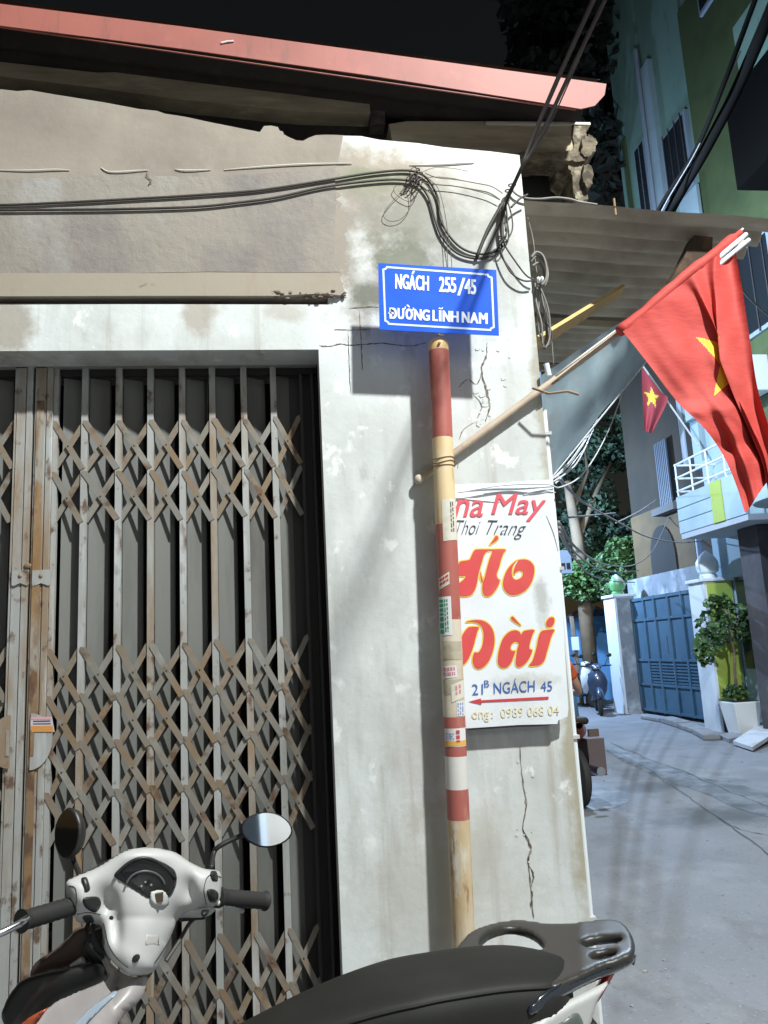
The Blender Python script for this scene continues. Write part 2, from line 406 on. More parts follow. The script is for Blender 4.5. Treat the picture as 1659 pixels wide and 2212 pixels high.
# cornice band with a crumbled end
cr = dp([(-150, 590), (0, 588), (300, 588), (520, 587), (700, 588), (732, 590), (745, 628), (735, 636), (700, 632), (650, 634), (600, 637), (560, 637), (300, 637), (0, 638), (-150, 640)], 3.168)
cr = [(XL+.005 if x < -1.3 else x, z) for x, z in cr]
wallpoly('cornice', cr, 3.176, 3.1995, m_cornice)
mb = MB()
for k in range(60):                              # crumbs of broken mortar at the cornice end
    x, y = rng.uniform(585, 748), rng.uniform(624, 645); p = at(x, y, rng.uniform(3.172, 3.20)); r = rng.uniform(.003, .010)
    mb.ball(p, r*.8, 6, (rng.uniform(.8, 2.2), .8, rng.uniform(.5, .9)))
o = mb.build('crumbled_mortar', mat('crumbled_mortar', (.20, .15, .105), 1., layers=(((.38, .33, .27), 30., .5, .7),)), house); o['kind'] = 'stuff'
for seg in ([(0, 368), (60, 369), (120, 367), (150, 368)], [(218, 362), (232, 371), (260, 372), (300, 369), (322, 368)], [(378, 366), (400, 369), (455, 367)], [(484, 367), (560, 361), (640, 356), (700, 354), (760, 353)], [(885, 357), (950, 356), (1000, 353), (1024, 352)]):
    mb = MB(); Y = 3.1985 if seg[0][0] < 700 else 3.2005
    mb.tube([at(a, b, Y-.003) for a, b in catmull([(a, b, 0) for a, b in seg], 3) and [(p.x, p.y) for p in catmull([(a, b, 0) for a, b in seg], 3)]], lambda t: .0036*(.5+math.sin(math.pi*min(max(t, .03), .97))), 5)
    mb.build('plaster_ridge', mat('pale_plaster_ridge', (.6, .56, .49), .9), house)
# soffit of the opening, room behind, jambs and side wall
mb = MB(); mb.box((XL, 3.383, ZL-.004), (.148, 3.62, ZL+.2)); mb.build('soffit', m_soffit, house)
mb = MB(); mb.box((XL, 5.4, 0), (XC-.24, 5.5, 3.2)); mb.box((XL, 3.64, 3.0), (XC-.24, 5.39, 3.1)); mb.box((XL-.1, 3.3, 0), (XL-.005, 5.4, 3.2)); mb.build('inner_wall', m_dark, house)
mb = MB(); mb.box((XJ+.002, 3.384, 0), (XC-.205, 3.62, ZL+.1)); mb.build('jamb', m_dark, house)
mb = MB(); mb.box((XC-.2, 3.384, 0), (XC-.002, 8.2, 3.62)); mb.build('side_wall', m_white, house)
# cracks in the pillar
def crack(pts, w, Y=FY, m=m_crack):
    P = [(p.x, p.y) for p in catmull([(a, b, 0) for a, b in pts], 7)]
    mb = MB(); L = []; R = []
    for i, (a, b) in enumerate(P):
        t = i/(len(P)-1); ww = w*(.25+.75*math.sin(math.pi*t)**.6)*rng.uniform(.35, 1.5); jx = rng.uniform(-1, 1)*w*.5
        L.append(at(a-ww+jx, b, Y)-Vector((0, .0016, 0))); R.append(at(a+ww+jx, b, Y)-Vector((0, .0016, 0)))
    n = len(P); i0 = mb.add(L); j0 = mb.add(R)
    for i in range(n-1): mb.face([i0+i, j0+i, j0+i+1, i0+i+1])
    return mb.build('crack', m, house)
crack([(1122, 1612), (1128, 1680), (1136, 1740), (1130, 1790), (1146, 1830), (1140, 1860), (1152, 1890), (1148, 1915)], 2.3)
crack([(1140, 1850), (1147, 1920), (1152, 1985)], 1.6)
crack([(1150, 1925), (1147, 1960)], 2.2)
crack([(1052, 740), (1050, 770), (1040, 800), (1052, 850), (1058, 880), (1048, 910)], 2.2)
crack([(1042, 800), (1030, 830), (1010, 820), (990, 838)], 1.4)
crack([(1046, 905), (1020, 915), (1000, 930), (992, 950)], 1.1)
crack([(1020, 850), (1040, 875), (1030, 905)], 1.2)
def hcrack(pts, w):
    P = [(p.x, p.y) for p in catmull([(a, b, 0) for a, b in pts], 7)]; mb = MB(); L = []; R = []
    for a, b in P:
        ww = w*rng.uniform(.4, 1.4); j = rng.uniform(-1, 1)*w*.6
        L.append(at(a, b-ww+j, FY)-Vector((0, .0016, 0))); R.append(at(a, b+ww+j, FY)-Vector((0, .0016, 0)))
    i0 = mb.add(L); j0 = mb.add(R)
    for i in range(len(P)-1): mb.face([i0+i, j0+i, j0+i+1, i0+i+1])
    mb.build('crack', m_crack, house)
hcrack([(690, 747), (715, 748), (735, 743), (755, 746), (790, 744), (830, 742), (880, 748), (920, 741)], 1.0)
hcrack([(722, 712), (755, 713), (800, 712)], .8); hcrack([(755, 666), (800, 663), (818, 664)], .9)
crack([(752, 715), (754, 780), (757, 850)], 1.0); crack([(776, 670), (780, 740), (783, 800)], 1.2, m=mat('rust_streak', (.30, .17, .10), .9))
crack([(322, 368), (318, 380), (326, 392), (321, 402)], 3.2, 3.1962); crack([(300, 620), (320, 612), (340, 616)], 1.0, 3.173)
# flakes of lifting paint beside the crack
for k in range(26):
    x, y = (rng.gauss(1050, 26), rng.uniform(745, 930)) if k < 18 else (rng.gauss(1140, 14), rng.uniform(1640, 1900))
    c = at(x, y, FY); r = rng.uniform(.005, .016) if k < 18 else rng.uniform(.003, .008); a0 = rng.uniform(0, 6)
    n = rng.randint(5, 8); tl = Vector((rng.uniform(-.3, .3), 0, rng.uniform(-.35, .35)))
    pts = []
    for i in range(n):
        a = a0+2*math.pi*i/n; q = rng.uniform(.6, 1.15)*r; v = Vector((q*math.cos(a), 0, q*math.sin(a)*.8))
        pts.append(c+v+Vector((0, -.0022-abs(v.dot(tl))*.35, 0)))
    mb = MB(); mb.prism(pts, (0, .0012, 0)); mb.build('paint_flake', m_white, house)

# roof: red steel edge channel, sheets, boards, brick stub
YF = 3.05
fb = [at(*q, YF) for q in ((-1100, -137), (0, 8), (400, 58), (800, 112), (1310, 181))]
fl = [at(*q, YF) for q in ((-1100, -103), (0, 55), (400, 106), (800, 163), (1255, 235))]
mb = MB()
edge = [fb[i] for i in range(5)]+[at(1306, 205, YF), at(1285, 228, YF)]+fl[::-1]
mb.prism(edge, (0, .006, 0)); 
a, b = fb[0], fb[-1]; mb.hexa([a+Vector((0, .007, 0)), b+Vector((0, .007, 0)), b+Vector((0, .05, 0)), a+Vector((0, .05, 0)), a+Vector((0, .007, .003)), b+Vector((0, .007, .003)), b+Vector((0, .05, .003)), a+Vector((0, .05, .003))])
a, b = fl[0], fl[-1]; mb.hexa([a+Vector((0, .007, 0)), b+Vector((-.02, .007, 0)), b+Vector((-.02, .014, 0)), a+Vector((0, .014, 0)), a+Vector((0, .007, .003)), b+Vector((-.02, .007, .003)), b+Vector((-.02, .014, .003)), a+Vector((0, .014, .003))])
mb.build('fascia_channel', m_fascia, house)
mb = MB(); q0, q1 = at(478, 94, YF), at(505, 90, YF); mb.tube([q0-Vector((0, .004, 0)), (q0+q1)/2-Vector((0, .005, -.002)), q1-Vector((0, .004, 0))], .004, 5); mb.build('paint_chip', mat('chip_of_paint', (.75, .72, .7), .8), house)
mb = MB(); rows = []                              # corrugated sheets running down towards the lane
za, zb = fb[0].z+.03, fb[-1].z+.03
for i in range(2):
    x = -3.9 if i == 0 else 1.50
    z = zb+(za-zb)*(1.5-x)/(1.5-fb[0].x)
    rows.append([Vector((x, 3.06+k*.022, z+.018*math.sin(k*.022*2*math.pi/.146))) for k in range(230)])
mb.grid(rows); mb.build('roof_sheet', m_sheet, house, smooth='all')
def beam(pts, Y, d, m, name):
    mb = MB(); mb.prism([at(a, b, Y) for a, b in pts], (0, d, 0)); return mb.build(name, m, house)
beam([(-120, 120), (210, 157), (375, 154), (600, 158), (705, 162), (712, 165), (735, 164), (778, 169), (795, 176), (800, 245), (640, 240), (400, 216), (210, 190), (-120, 150)], 3.42, .12, m_timber, 'purlin')
beam([(375, 153), (560, 156), (700, 161), (700, 164), (560, 159), (375, 156)], 3.415, .03, mat('sheet_edge', (.55, .52, .45), .9), 'sheet_edge')
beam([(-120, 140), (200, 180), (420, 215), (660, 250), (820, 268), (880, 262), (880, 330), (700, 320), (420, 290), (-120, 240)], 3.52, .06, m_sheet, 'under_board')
beam([(800, 176), (832, 190), (832, 268), (800, 268)], 3.44, .1, m_conc, 'rafter_end')
beam([(840, 268), (880, 262), (1080, 262), (1262, 266), (1262, 290), (1252, 345), (1130, 340), (960, 330), (850, 318)], 3.40, .14, m_timber, 'eave_board')
beam([(1050, 262), (1275, 264), (1276, 269), (1050, 266)], 3.385, .17, mat('pale_sheet_edge', (.6, .57, .5), .9), 'sheet_edge')
m_rub_c = mat('crumbling_concrete', (.19, .155, .105), .95, obj=False, layers=(((.07, .055, .04), 12., .42, .58), ((.33, .29, .22), 14., .55, .7)), bump=(30., .8, .02))
def rough(pts, Y, d, name):
    P = [(p.x, p.y) for p in catmull([(a, b, 0) for a, b in pts], 5, True)]; P = [(a+rng.gauss(0, 1.6), b+rng.gauss(0, 1.6)) for a, b in P]
    mb = MB(); mb.prism([at(a, b, Y) for a, b in P], (0, d, 0)); mb.build(name, m_rub_c, house)
rough([(1236, 268), (1262, 270), (1268, 300), (1258, 340), (1266, 390), (1268, 430), (1244, 430), (1236, 380), (1228, 350), (1240, 310)], 3.39, .16, 'concrete_stub')
rough([(1128, 328), (1180, 330), (1240, 326), (1266, 334), (1262, 346), (1230, 346), (1180, 342), (1128, 342)], 3.37, .14, 'concrete_stub')
rough([(1262, 296), (1280, 294), (1288, 312), (1280, 334), (1264, 338), (1256, 320)], 3.36, .16, 'concrete_lump'); rough([(1262, 358), (1278, 360), (1280, 392), (1268, 406), (1260, 385)], 3.36, .12, 'concrete_lump')
rough([(1200, 352), (1226, 350), (1238, 372), (1222, 400), (1204, 386)], 3.46, .1, 'concrete_lump')
beam([(1124, 338), (1250, 345), (1262, 425), (1128, 430)], 3.60, .1, m_dark, 'corbel')
# conduit of white plastic up the corner
mb = MB(); mb.tube([(XC+.012, 3.232, 0), (XC+.012, 3.232, 1.4), (XC+.010, 3.230, 2.62)], .0125, 8); mb.build('conduit', mat('white_plastic_conduit', (.78, .82, .84), .45), house, smooth=True)
for z in (.5, 1.2, 1.9, 2.5):
    mb = MB(); mb.box((XC-.02, 3.212, z), (XC+.030, 3.252, z+.014)); mb.build('conduit_clip', mat('clip_grey', (.5, .5, .5), .6), house)

# ================================================================== FOLDING SHUTTER
m_steel = mat('aged_grey_paint', (.40, .405, .39), .55, spec=.4, layers=(((.36, .35, .33), 3., .42, .7, (1, 1, .6)), ((.29, .20, .12), 2.6, .47, .61, (2, 2, .4), 9., .9), ((.13, .07, .04), 11., .57, .66, (1.5, 1.5, 1), 9., .9), ((.57, .59, .59), 6., .56, .72, (2, 2, .3), 5., .8)), bump=(40., .15, .004))
m_arm = mat('rusting_strip', (.235, .225, .20), .65, spec=.35, layers=(((.25, .17, .10), 3.4, .42, .60, (1, 1, 1), 9., .9), ((.13, .07, .04), 9., .54, .66, (1, 1, 1), 9., .9), ((.31, .305, .28), 5., .54, .70)), bump=(50., .2, .004))
m_slat = mat('grey_steel_slat', (.165, .165, .152), .6, layers=(((.095, .09, .08), 2., .45, .7, (3, 3, .5)), ((.17, .13, .09), 5., .64, .8, (3, 3, .6), 6., .7)), bump=(50., .08, .003))
m_rust = mat('rust', (.25, .16, .09), .85, layers=(((.36, .33, .28), 9., .47, .58, (1, 1, .35), 9.), ((.13, .07, .04), 14., .53, .62, (1, 1, .5), 9.), ((.30, .17, .07), 5., .52, .62, (1, 1, .5), 8., .8)), bump=(40., .4, .004))
m_rivet = mat('rivet', (.12, .10, .085), .6)
GY = 3.405
gate = thing('folding_gate', 'grey rusty folding lattice shutter closing the right of the shop opening', 'gate', (-.4, GY, 0))
gate2 = thing('folding_gate', 'edge of the second lattice leaf at the left border of the photo', 'gate', (-1.6, GY, 0))
ZT = 2.90
def channel_bar(x, parent, w=.027, z0=.02, z1=ZT, name='bar'):
    mb = MB(); t = .003; y0 = GY-.012
    mb.box((x-w/2, y0, z0), (x+w/2, y0+t, z1)); mb.box((x-w/2, y0+t+.0005, z0), (x-w/2+t, y0+.024, z1)); mb.box((x+w/2-t, y0+t+.0005, z0), (x+w/2, y0+.024, z1))
    return mb.build(name, m_steel, parent)
xb = [at(q, 866, GY).x for q in (185, 258, 326, 394, 459, 527, 591)]
xpost_r = at(118, 866, GY).x
xs_all = [xpost_r]+xb
b0 = channel_bar(xb[0], gate)
for x in xb[1:]: clone(b0, (x-xb[0], 0, 0))
x0 = xb[0]
mb = MB(); mb.prism([(x0+.014, GY+.022, .03), (x0+.090, GY+.062, .03), (x0+.090, GY+.062, 2.86), (x0+.014, GY+.022, 2.86)], (-.001, .002, 0)); mb.prism([(x0+.0905, GY+.062, .03), (x0+.094, GY+.074, .03), (x0+.094, GY+.074, 2.86), (x0+.0905, GY+.062, 2.86)], (-.002, .001, 0))
sl_ = mb.build('slat', m_slat, gate)
sxs = [xpost_r+.018]+[x for x in xb]
for x in sxs:
    if x != x0: clone(sl_, (x-x0, .0, rng.uniform(-.01, .01)))
# lattice strips: two crossing flats per cell and row, with the tips left long
rows = [2.645, 2.415] + [1.672, 1.482, 1.292, 1.102] + [.515, .315]
def strip_mesh(dx, h, front):
    mb = MB(); w = .0240; y = GY-.016 if front else GY-.005
    a, b = (Vector((0, y, h/2)), Vector((dx, y, -h/2))) if front else (Vector((0, y, -h/2)), Vector((dx, y, h/2)))
    d = (b-a).normalized(); n = Vector((-d.z, 0, d.x))*w/2; t = Vector((0, .003, 0)); e = d*.010
    if d.z > 0: tip = [a-n, b-n, b+n*.2+e*1.6, b+n, a+n]
    else: tip = [a-n*1, b-n, b+n, a+n, a-n*.2-e*1.2]
    mb.prism(tip, t); return mb
cell = .118
sm = {}
for fr in (True, False):
    sm[fr] = strip_mesh(cell*.97, .212, fr).mesh(m_arm)
def place_strip(x, zc, front, parent, k=1.):
    me = sm[front]; o = bpy.data.objects.new('lattice_strip', me); COL.objects.link(o); o.parent = parent
    o.location = Vector((x, 0, zc))-local(parent); o.rotation_euler = (0, rng.uniform(-.03, .03), 0); o.scale.x = k; return o
def rivet(x, z, parent, first=[None]):
    if first[0] is None:
        mb = MB(); mb.lathe((0, GY-.0162, 0), [(.0045, 0), (.004, .002), (.0015, .0032)], 8, (0, -1, 0)); first[0] = mb.mesh(m_rivet)
    o = bpy.data.objects.new('rivet', first[0]); COL.objects.link(o); o.parent = parent; o.location = Vector((x, 0, z))-local(parent)
for i, x in enumerate(xs_all):
    nx = xs_all[i+1] if i+1 < len(xs_all) else x+.118
    w = nx-x; sag = rng.uniform(-.006, .006)
    for r in rows:
        zc = r-.106+sag+rng.uniform(-.003, .003)
        place_strip(x+.006, zc, False, gate, (w-.012)/(cell*.97)); place_strip(x+.006, zc, True, gate, (w-.012)/(cell*.97))
        rivet(x+w*.5, zc, gate)
# the two meeting posts, each a folded channel with a rust-brown slot between
def post(xa, xb_, parent, name='post'):
    mb = MB(); w = xb_-xa; y = GY-.022
    mb.box((xa, y, .02), (xa+w*.62, y+.003, ZT)); mb.box((xa+w*.68, y-.004, .02), (xb_, y-.001, ZT)); mb.box((xa+w*.62, y+.004, .02), (xa+w*.68, y+.02, ZT))
    mb.box((xa+w*.16, y-.005, .05), (xa+w*.2, y-.0005, ZT-.1)); mb.box((xa, y+.0035, .02), (xa+.003, y+.03, ZT)); mb.box((xb_-.003, y, .02), (xb_, y+.03, ZT))
    return mb.build(name, m_steel, parent, bevel=.001, bseg=1)
X = lambda px: at(px, 1100, GY).x
post(X(28), X(68), gate2); post(X(73), X(112), gate)
mb = MB(); mb.box((X(68)+.001, GY-.012, .02), (X(73)-.001, GY+.0, ZT)); mb.build('rust_slot', m_dark, gate)
mb = MB(); mb.box((X(78), GY-.0290, .05), (X(94), GY-.0265, 2.74)); mb.build('rusty_strip', m_rust, gate)
channel_bar(X(118), gate, .02)
# hasp with two bolts, handle plates
def hasp(px0, px1, parent):
    mb = MB(); a, c = at(px0, 1232, GY-.03), at(px1, 1262, GY-.03)
    mb.prism([(a.x, GY-.032, a.z), (c.x, GY-.032, a.z), (c.x, GY-.032, c.z), (c.x-.006, GY-.032, c.z-.006), ((a.x+c.x)/2, GY-.032, c.z+.006), (a.x+.006, GY-.032, c.z-.006), (a.x, GY-.032, c.z)], (0, .006, 0))
    o = mb.build('hasp', m_steel, parent); mb = MB(); mb.ball(((a.x+c.x)/2, GY-.034, (a.z+c.z)/2+.006), .008, 10, (1, .6, 1)); mb.build('bolt', m_steel, o, smooth=True)
hasp(26, 62, gate2); hasp(70, 108, gate)
mb = MB(); p = at(60, 1222, GY-.03); mb.ball(p, .014, 8, (1.2, .5, .8)); mb.build('lock_hole', m_rust, gate)
def handle_plate(cx, cy, r, x0, x1, parent, flip):
    c = at(cx, cy, GY-.03); pts = []
    for k in range(25):
        a = -math.pi/2+math.pi*k/24
        pts.append((c.x+(-1 if flip else 1)*r*.85*math.cos(a), GY-.035, c.z+r*1.12*math.sin(a)))
    mb = MB(); mb.prism(pts, (0, .004, 0)); o = mb.build('handle_plate', m_steel, parent)
    s = -1 if flip else 1
    mb = MB(); mb.box((c.x+s*.008-.007, GY-.0375, c.z-.055), (c.x+s*.008+.007, GY-.0355, c.z+.045)); mb.build('finger_slot', m_rust, o)
    return o
hp = handle_plate(66, 1602, .098, 0, 0, gate, False); handle_plate(22, 1602, .092, 0, 0, gate2, True)
s4 = [at(66, 1549, GY-.037), at(112, 1548, GY-.037), at(118, 1581, GY-.037), at(66, 1581, GY-.037)]
mb = MB(); mb.prism(s4, (0, .001, 0)); st = mb.build('sticker', mat('sticker_white', (.62, .55, .60), .5), hp); st['label'] = 'white and orange repair sticker'
lerp = lambda a, b, t: a+(b-a)*t
for t0, t1, mm in ((.0, .16, mat('print_pink', (.72, .40, .42), .5)), (.60, 1., mat('print_orange', (.68, .30, .08), .5)), (.24, .32, mat('print_dark', (.10, .08, .11), .5)), (.42, .49, mat('print_dark', (.16, .12, .18), .5))):
    i0, i1 = (.03, .97) if t0 in (.0, .60) else (.12, .9)
    q = [lerp(lerp(s4[0], s4[3], t), lerp(s4[1], s4[2], t), u)-Vector((0, .0012, 0)) for t, u in ((t0, i0), (t0, i1), (t1, i1), (t1, i0))]
    mb = MB(); mb.prism(q, (0, .0004, 0)); mb.build('print', mm, st)
# left leaf: one bar, slats and strips running out of the picture
xl = [X(28)-.125*k for k in range(1, 18)]
for x in xl: o = clone(b0, (x-xb[0], 0, 0), gate2); o.location = b0.location+local(gate)-local(gate2)+Vector((x-xb[0], 0, 0))
for x in [x+.0 for x in xl]: o = clone(sl_, (0, 0, 0), gate2); o.location = sl_.location+local(gate)-local(gate2)+Vector((x-x0, 0, 0))
for x in xl:
    for r in rows:
        zc = r-.106+.012; place_strip(x+.006, zc, False, gate2); place_strip(x+.006, zc, True, gate2); rivet(x+.062, zc, gate2)
mb = MB(); mb.box((XL, GY+.002, 2.862), (XJ-.01, GY+.03, 2.892)); mb.build('top_rail', m_dark, gate)
mb = MB(); mb.box((X(655), GY+.0, .02), (X(662), GY+.03, 2.86)); mb.box((X(680), GY-.01, .02), (X(686), GY+.06, 2.86)); mb.build('guide_channel', mat('dark_steel', (.035, .03, .03), .6), gate)
mb = MB(); mb.box((X(632), GY+.05, .02), (.148, GY+.06, 2.86)); mb.build('end_plate', mat('dark_plate', (.05, .045, .044), .8), gate)
for (a, b) in ((437, 450), (455, 490)):           # pale folded sheets seen over the slats
    mb = MB(); p, q = at(a, 800, GY+.1), at(b, 905, GY+.1); mb.box((p.x, GY+.1, 2.62), (q.x, GY+.104, 2.86)); mb.build('end_slat', m_slat, gate)

# ================================================================== STREET SIGN ON ITS PAINTED POST
m_red = mat('worn_red_paint', (.43, .125, .10), .55, layers=(((.30, .075, .06), 5., .45, .7), ((.55, .24, .19), 7., .6, .75, (1.5, 1.5, .5)), ((.12, .05, .035), 12., .68, .78, (1, 1, .6))), bump=(30., .15, .004))
m_cream = mat('yellowed_paint', (.68, .44, .19), .55, layers=(((.78, .60, .36), 3., .45, .65, (1, 1, .6)), ((.42, .22, .08), 6., .58, .75, (2, 2, .4)), ((.22, .11, .05), 12., .66, .78, (1, 1, .5))), bump=(30., .15, .004))
m_pale = mat('cream_paint', (.66, .58, .46), .6, layers=(((.52, .40, .26), 4., .5, .7), ((.72, .70, .64), 6., .52, .66), ((.25, .17, .09), 12., .66, .78)), bump=(30., .2, .004))
m_whp = mat('white_band_paint', (.70, .68, .63), .6, layers=(((.45, .38, .29), 5., .56, .75), ((.2, .15, .1), 14., .68, .78)), bump=(30., .2, .004))
m_rst = mat('rust_streaked_cream', (.64, .53, .37), .65, layers=(((.56, .40, .21), 3.4, .46, .62, (2, 2, .5), 9.), ((.70, .66, .58), 5., .50, .60, (2, 2, .6), 9.), ((.28, .14, .06), 10., .57, .64, (2.5, 2.5, .4), 9.)), bump=(30., .35, .005))
pole = thing('street_sign', 'blue street name sign on a red and cream banded post against the pillar', 'street sign', (.6, 3.08, 0))
T0, B0 = at(947, 737, 3.08), at(1001, 2020, 3.08); PR = .043
axis = (T0-B0).normalized(); foot = B0-axis*(B0.z/axis.z)
def on_axis(z): return foot+axis*((z-foot.z)/axis.z)
bands = [(2020+400, 1775, 4), (1775, 1708, 0), (1708, 1636, 3), (1636, 1550, 0), (1550, 1338, 2), (1338, 1130, 0), (1130, 942, 1), (942, 752, 0), (752, 737, 1)]
def pz(y): return max(at(975, y, 3.08-PR*.9).z, 0)
mb = MB(); seg = 28
xax = axis.cross(Vector((0, 1, 0))).normalized(); yax = axis.cross(xax)
def prng(z, r=PR): return mb.ring(on_axis(z), r, xax, yax, seg)
for y0, y1, k in bands:
    z0, z1 = pz(y0), pz(y1); n = max(1, int((z1-z0)/.08)); last = None; mb.cur = k
    for i in range(n+1):
        r = prng(z0+(z1-z0)*i/n)
        if last is not None:
            for q in range(seg): j = (q+1) % seg; mb.face([last+q, last+j, r+j, r+q])
        last = r
mb.cur = 1; ztop = pz(737); prev = last
for k, (rr, dz) in enumerate(((.96, .006), (.8, .016), (.5, .024), (.1, .028))):
    r = prng(ztop+dz, PR*rr)
    for q in range(seg): j = (q+1) % seg; mb.face([prev+q, prev+j, r+j, r+q])
    prev = r
mb.build('post', [m_red, m_cream, m_pale, m_whp, m_rst], pole, smooth='all')
mb = MB(); c = at(949, 741, 3.08-PR-.004); mb.lathe(c, [(.006, 0), (.005, .004)], 10, (0, -1, 0)); mb.build('bolt_hole', m_crack, pole)
mb = MB()
for k, (ya, yb) in enumerate(((985, 989), (993, 999), (1003, 1004))):       # wire ties round the post
    za, zb = pz(ya), pz(yb); mb.tube([on_axis(za+(zb-za)*(.5+.5*math.sin(a*2)))+xax*((PR+.002)*math.cos(a))+yax*((PR+.002)*math.sin(a)) for a in [2*math.pi*i/24 for i in range(25)]], .0017, 5)
mb.tube([at(983, 996, 3.03), at(990, 1002, 3.02), at(988, 1012, 3.02)], .0015, 5)
mb.build('wire_tie', mat('rusty_tie_wire', (.20, .12, .06), .7), pole)
def patch(pl, px0, px1, y0, y1, tilt, m, parent, lift=.0012, name='sticker', label=None):
    """paper stuck round the post: picture columns px0..px1 of the post's width turned into an arc"""
    mb = MB(); rows = []
    for j in range(9):
        t = j/8; row = []
        for i in range(9):
            u = px0+(px1-px0)*i/8; y = y0+(y1-y0)*t+tilt*(u-.5)
            s = max(-.999, min(.999, 2*u-1)); a = math.asin(s); c = on_axis(pz(y)); d = xax*0
            side = Vector((1, 0, 0)); frontv = Vector((0, -1, 0))
            view = (Vector((0, 0, 0))-Vector((c.x, c.y, 0))).normalized(); sidev = Vector((-view.y, view.x, 0))
            row.append(c+(sidev*math.sin(a)+view*math.cos(a))*(PR+lift))
        rows.append(row)
    mb.grid(rows); o = mb.build(name, m, parent, smooth='all')
    if label: o['label'] = label
    return o
paper = mat('paper', (.70, .66, .56), .8, layers=(((.5, .43, .31), 9., .5, .75),))
paper2 = mat('torn_grey_paper', (.48, .42, .31), .85, layers=(((.30, .25, .17), 14., .45, .65), ((.62, .57, .47), 10., .55, .7)))
paper3 = mat('white_paper', (.74, .72, .71), .8, layers=(((.55, .5, .45), 9., .55, .75),))
inkk = {c: mat(c, v, .7) for c, v in (('dark_ink', (.10, .11, .10)), ('green_ink', (.03, .30, .17)), ('pink_ink', (.60, .25, .28)), ('red_ink', (.55, .06, .06)), ('orange_print', (.78, .42, .08)), ('blue_ink', (.25, .32, .55)))}
def ink_lines(px0, px1, y0, y1, tilt, ink, n, parent, horizontal=True, lift=.0020, fill=.55):
    for k in range(n):
        if horizontal:
            ya = y0+(y1-y0)*k/n; yb = ya+(y1-y0)/n*fill; u = px0
            while u < px1-.03:
                w = rng.uniform(.05, .16); patch(None, u, min(u+w, px1), ya, yb, tilt, inkk[ink], parent, lift, 'print'); u += w+.035
        else:
            ua = px0+(px1-px0)*k/n; ub = ua+(px1-px0)/n*fill; y = y0
            while y < y1-2:
                h = rng.uniform(5, 13); patch(None, ua, ub, y, min(y+h, y1), tilt, inkk[ink], parent, lift, 'print'); y += h+3
s = patch(pole, .34, .97, 1078, 1168, -4, paper, pole, label='cream paper strip wrapped over the upper red band'); ink_lines(.72, .9, 1085, 1150, -4, 'dark_ink', 2, s, False)
s = patch(pole, .06, .55, 1236, 1262, -26, paper, pole, .0008, label='scraped remains of a white sticker'); ink_lines(.1, .5, 1240, 1258, -26, 'red_ink', 2, s, True)
s = patch(pole, .02, .58, 1288, 1372, 0, paper3, pole, label='white sticker printed in green'); ink_lines(.05, .24, 1294, 1368, 0, 'green_ink', 1, s, False, fill=.95); ink_lines(.27, .46, 1294, 1364, 0, 'green_ink', 2, s, False, fill=.6)
patch(pole, .12, .95, 1385, 1425, 3, paper2, pole, label='torn grey-brown paper')
s = patch(pole, .06, .70, 1438, 1464, -2, paper3, pole, label='white sticker printed in pink'); ink_lines(.10, .62, 1441, 1462, -2, 'pink_ink', 2, s, True, fill=.7)
patch(pole, .08, .97, 1468, 1500, 0, paper2, pole, .0009)
s = patch(pole, .42, .99, 1478, 1516, -16, paper, pole, .0018, label='crumpled pinkish sticker'); ink_lines(.6, .9, 1484, 1504, -16, 'pink_ink', 2, s, False, .0026)
s = patch(pole, .62, 1.0, 1516, 1548, 0, paper3, pole, .0014, label='small white sticker printed in blue'); ink_lines(.66, .95, 1519, 1546, 0, 'blue_ink', 3, s, False, .0022)
s = patch(pole, .04, .96, 1574, 1614, 0, paper3, pole, .0012, label='advertising sticker with an orange foot'); patch(None, .04, .96, 1601, 1612, 0, inkk['orange_print'], s, .0020, 'print'); ink_lines(.55, .72, 1578, 1604, 0, 'red_ink', 1, s, False, .0026, .9); ink_lines(.12, .46, 1584, 1600, 0, 'blue_ink', 3, s, True, .0022, .45)

SY = 3.020
m_blue = mat('blue_enamel', (.006, .095, .66), .55, layers=(((.010, .125, .74), 5., .5, .75),), spec=.18)
m_sw = mat('white_lettering', (.80, .84, .95), .5)
S = lambda cx, cy, Y=SY: at(803.1+cx*.17178, 552.7+cy*.17178, Y)
TLs, TRs, BLs = at(817, 568, SY), at(1072, 583, SY), at(820, 712, SY); BRs = at(1078, 725, SY)
mb = MB(); mb.prism([TLs, TRs, BRs, BLs], (0, .003, 0)); plate = mb.build('sign_plate', m_blue, pole)
lf = Vector((0, -.0012, 0))
def stxt(body, q, off, **k): return text_mesh(body, [S(*c) for c in q], 'lettering', m_sw, plate, off, lift=lf, **k)
def row(chars, y0, x0, slope, cap, b):
    for ch, l, r in chars:
        yl, yr = y0+(l-x0)*slope, y0+(r-x0)*slope
        stxt(ch, [(l, yl-cap), (r, yr-cap), (r, yr), (l, yl)], .0, bold=b)
row((('N', 300, 372), ('G', 388, 462), ('A', 470, 546), ('C', 556, 628), ('H', 642, 713)), 410, 297, .066, 178, .0021)
row((('2', 850, 910), ('5', 922, 984), ('5', 994, 1056)), 450, 848, .062, 183, .0021); row((('4', 1170, 1240), ('5', 1248, 1306)), 474, 1170, .085, 182, .0021)
stxt('/', [(1082, 278), (1170, 283), (1170, 500), (1078, 497)], .0, bold=.0012)
row((('Đ', 216, 308), ('U', 330, 400), ('O', 430, 508), ('N', 534, 620), ('G', 636, 722), ('L', 768, 824), ('I', 850, 868), ('N', 896, 982), ('H', 1002, 1086), ('N', 1136, 1222), ('A', 1240, 1334), ('M', 1352, 1450)), 786, 220, .0565, 130, .0023)
def mark(pts):
    return flat_shape([pts], lambda u, v: S(u, v)+lf*1.4, 'accent', m_sw, plate)
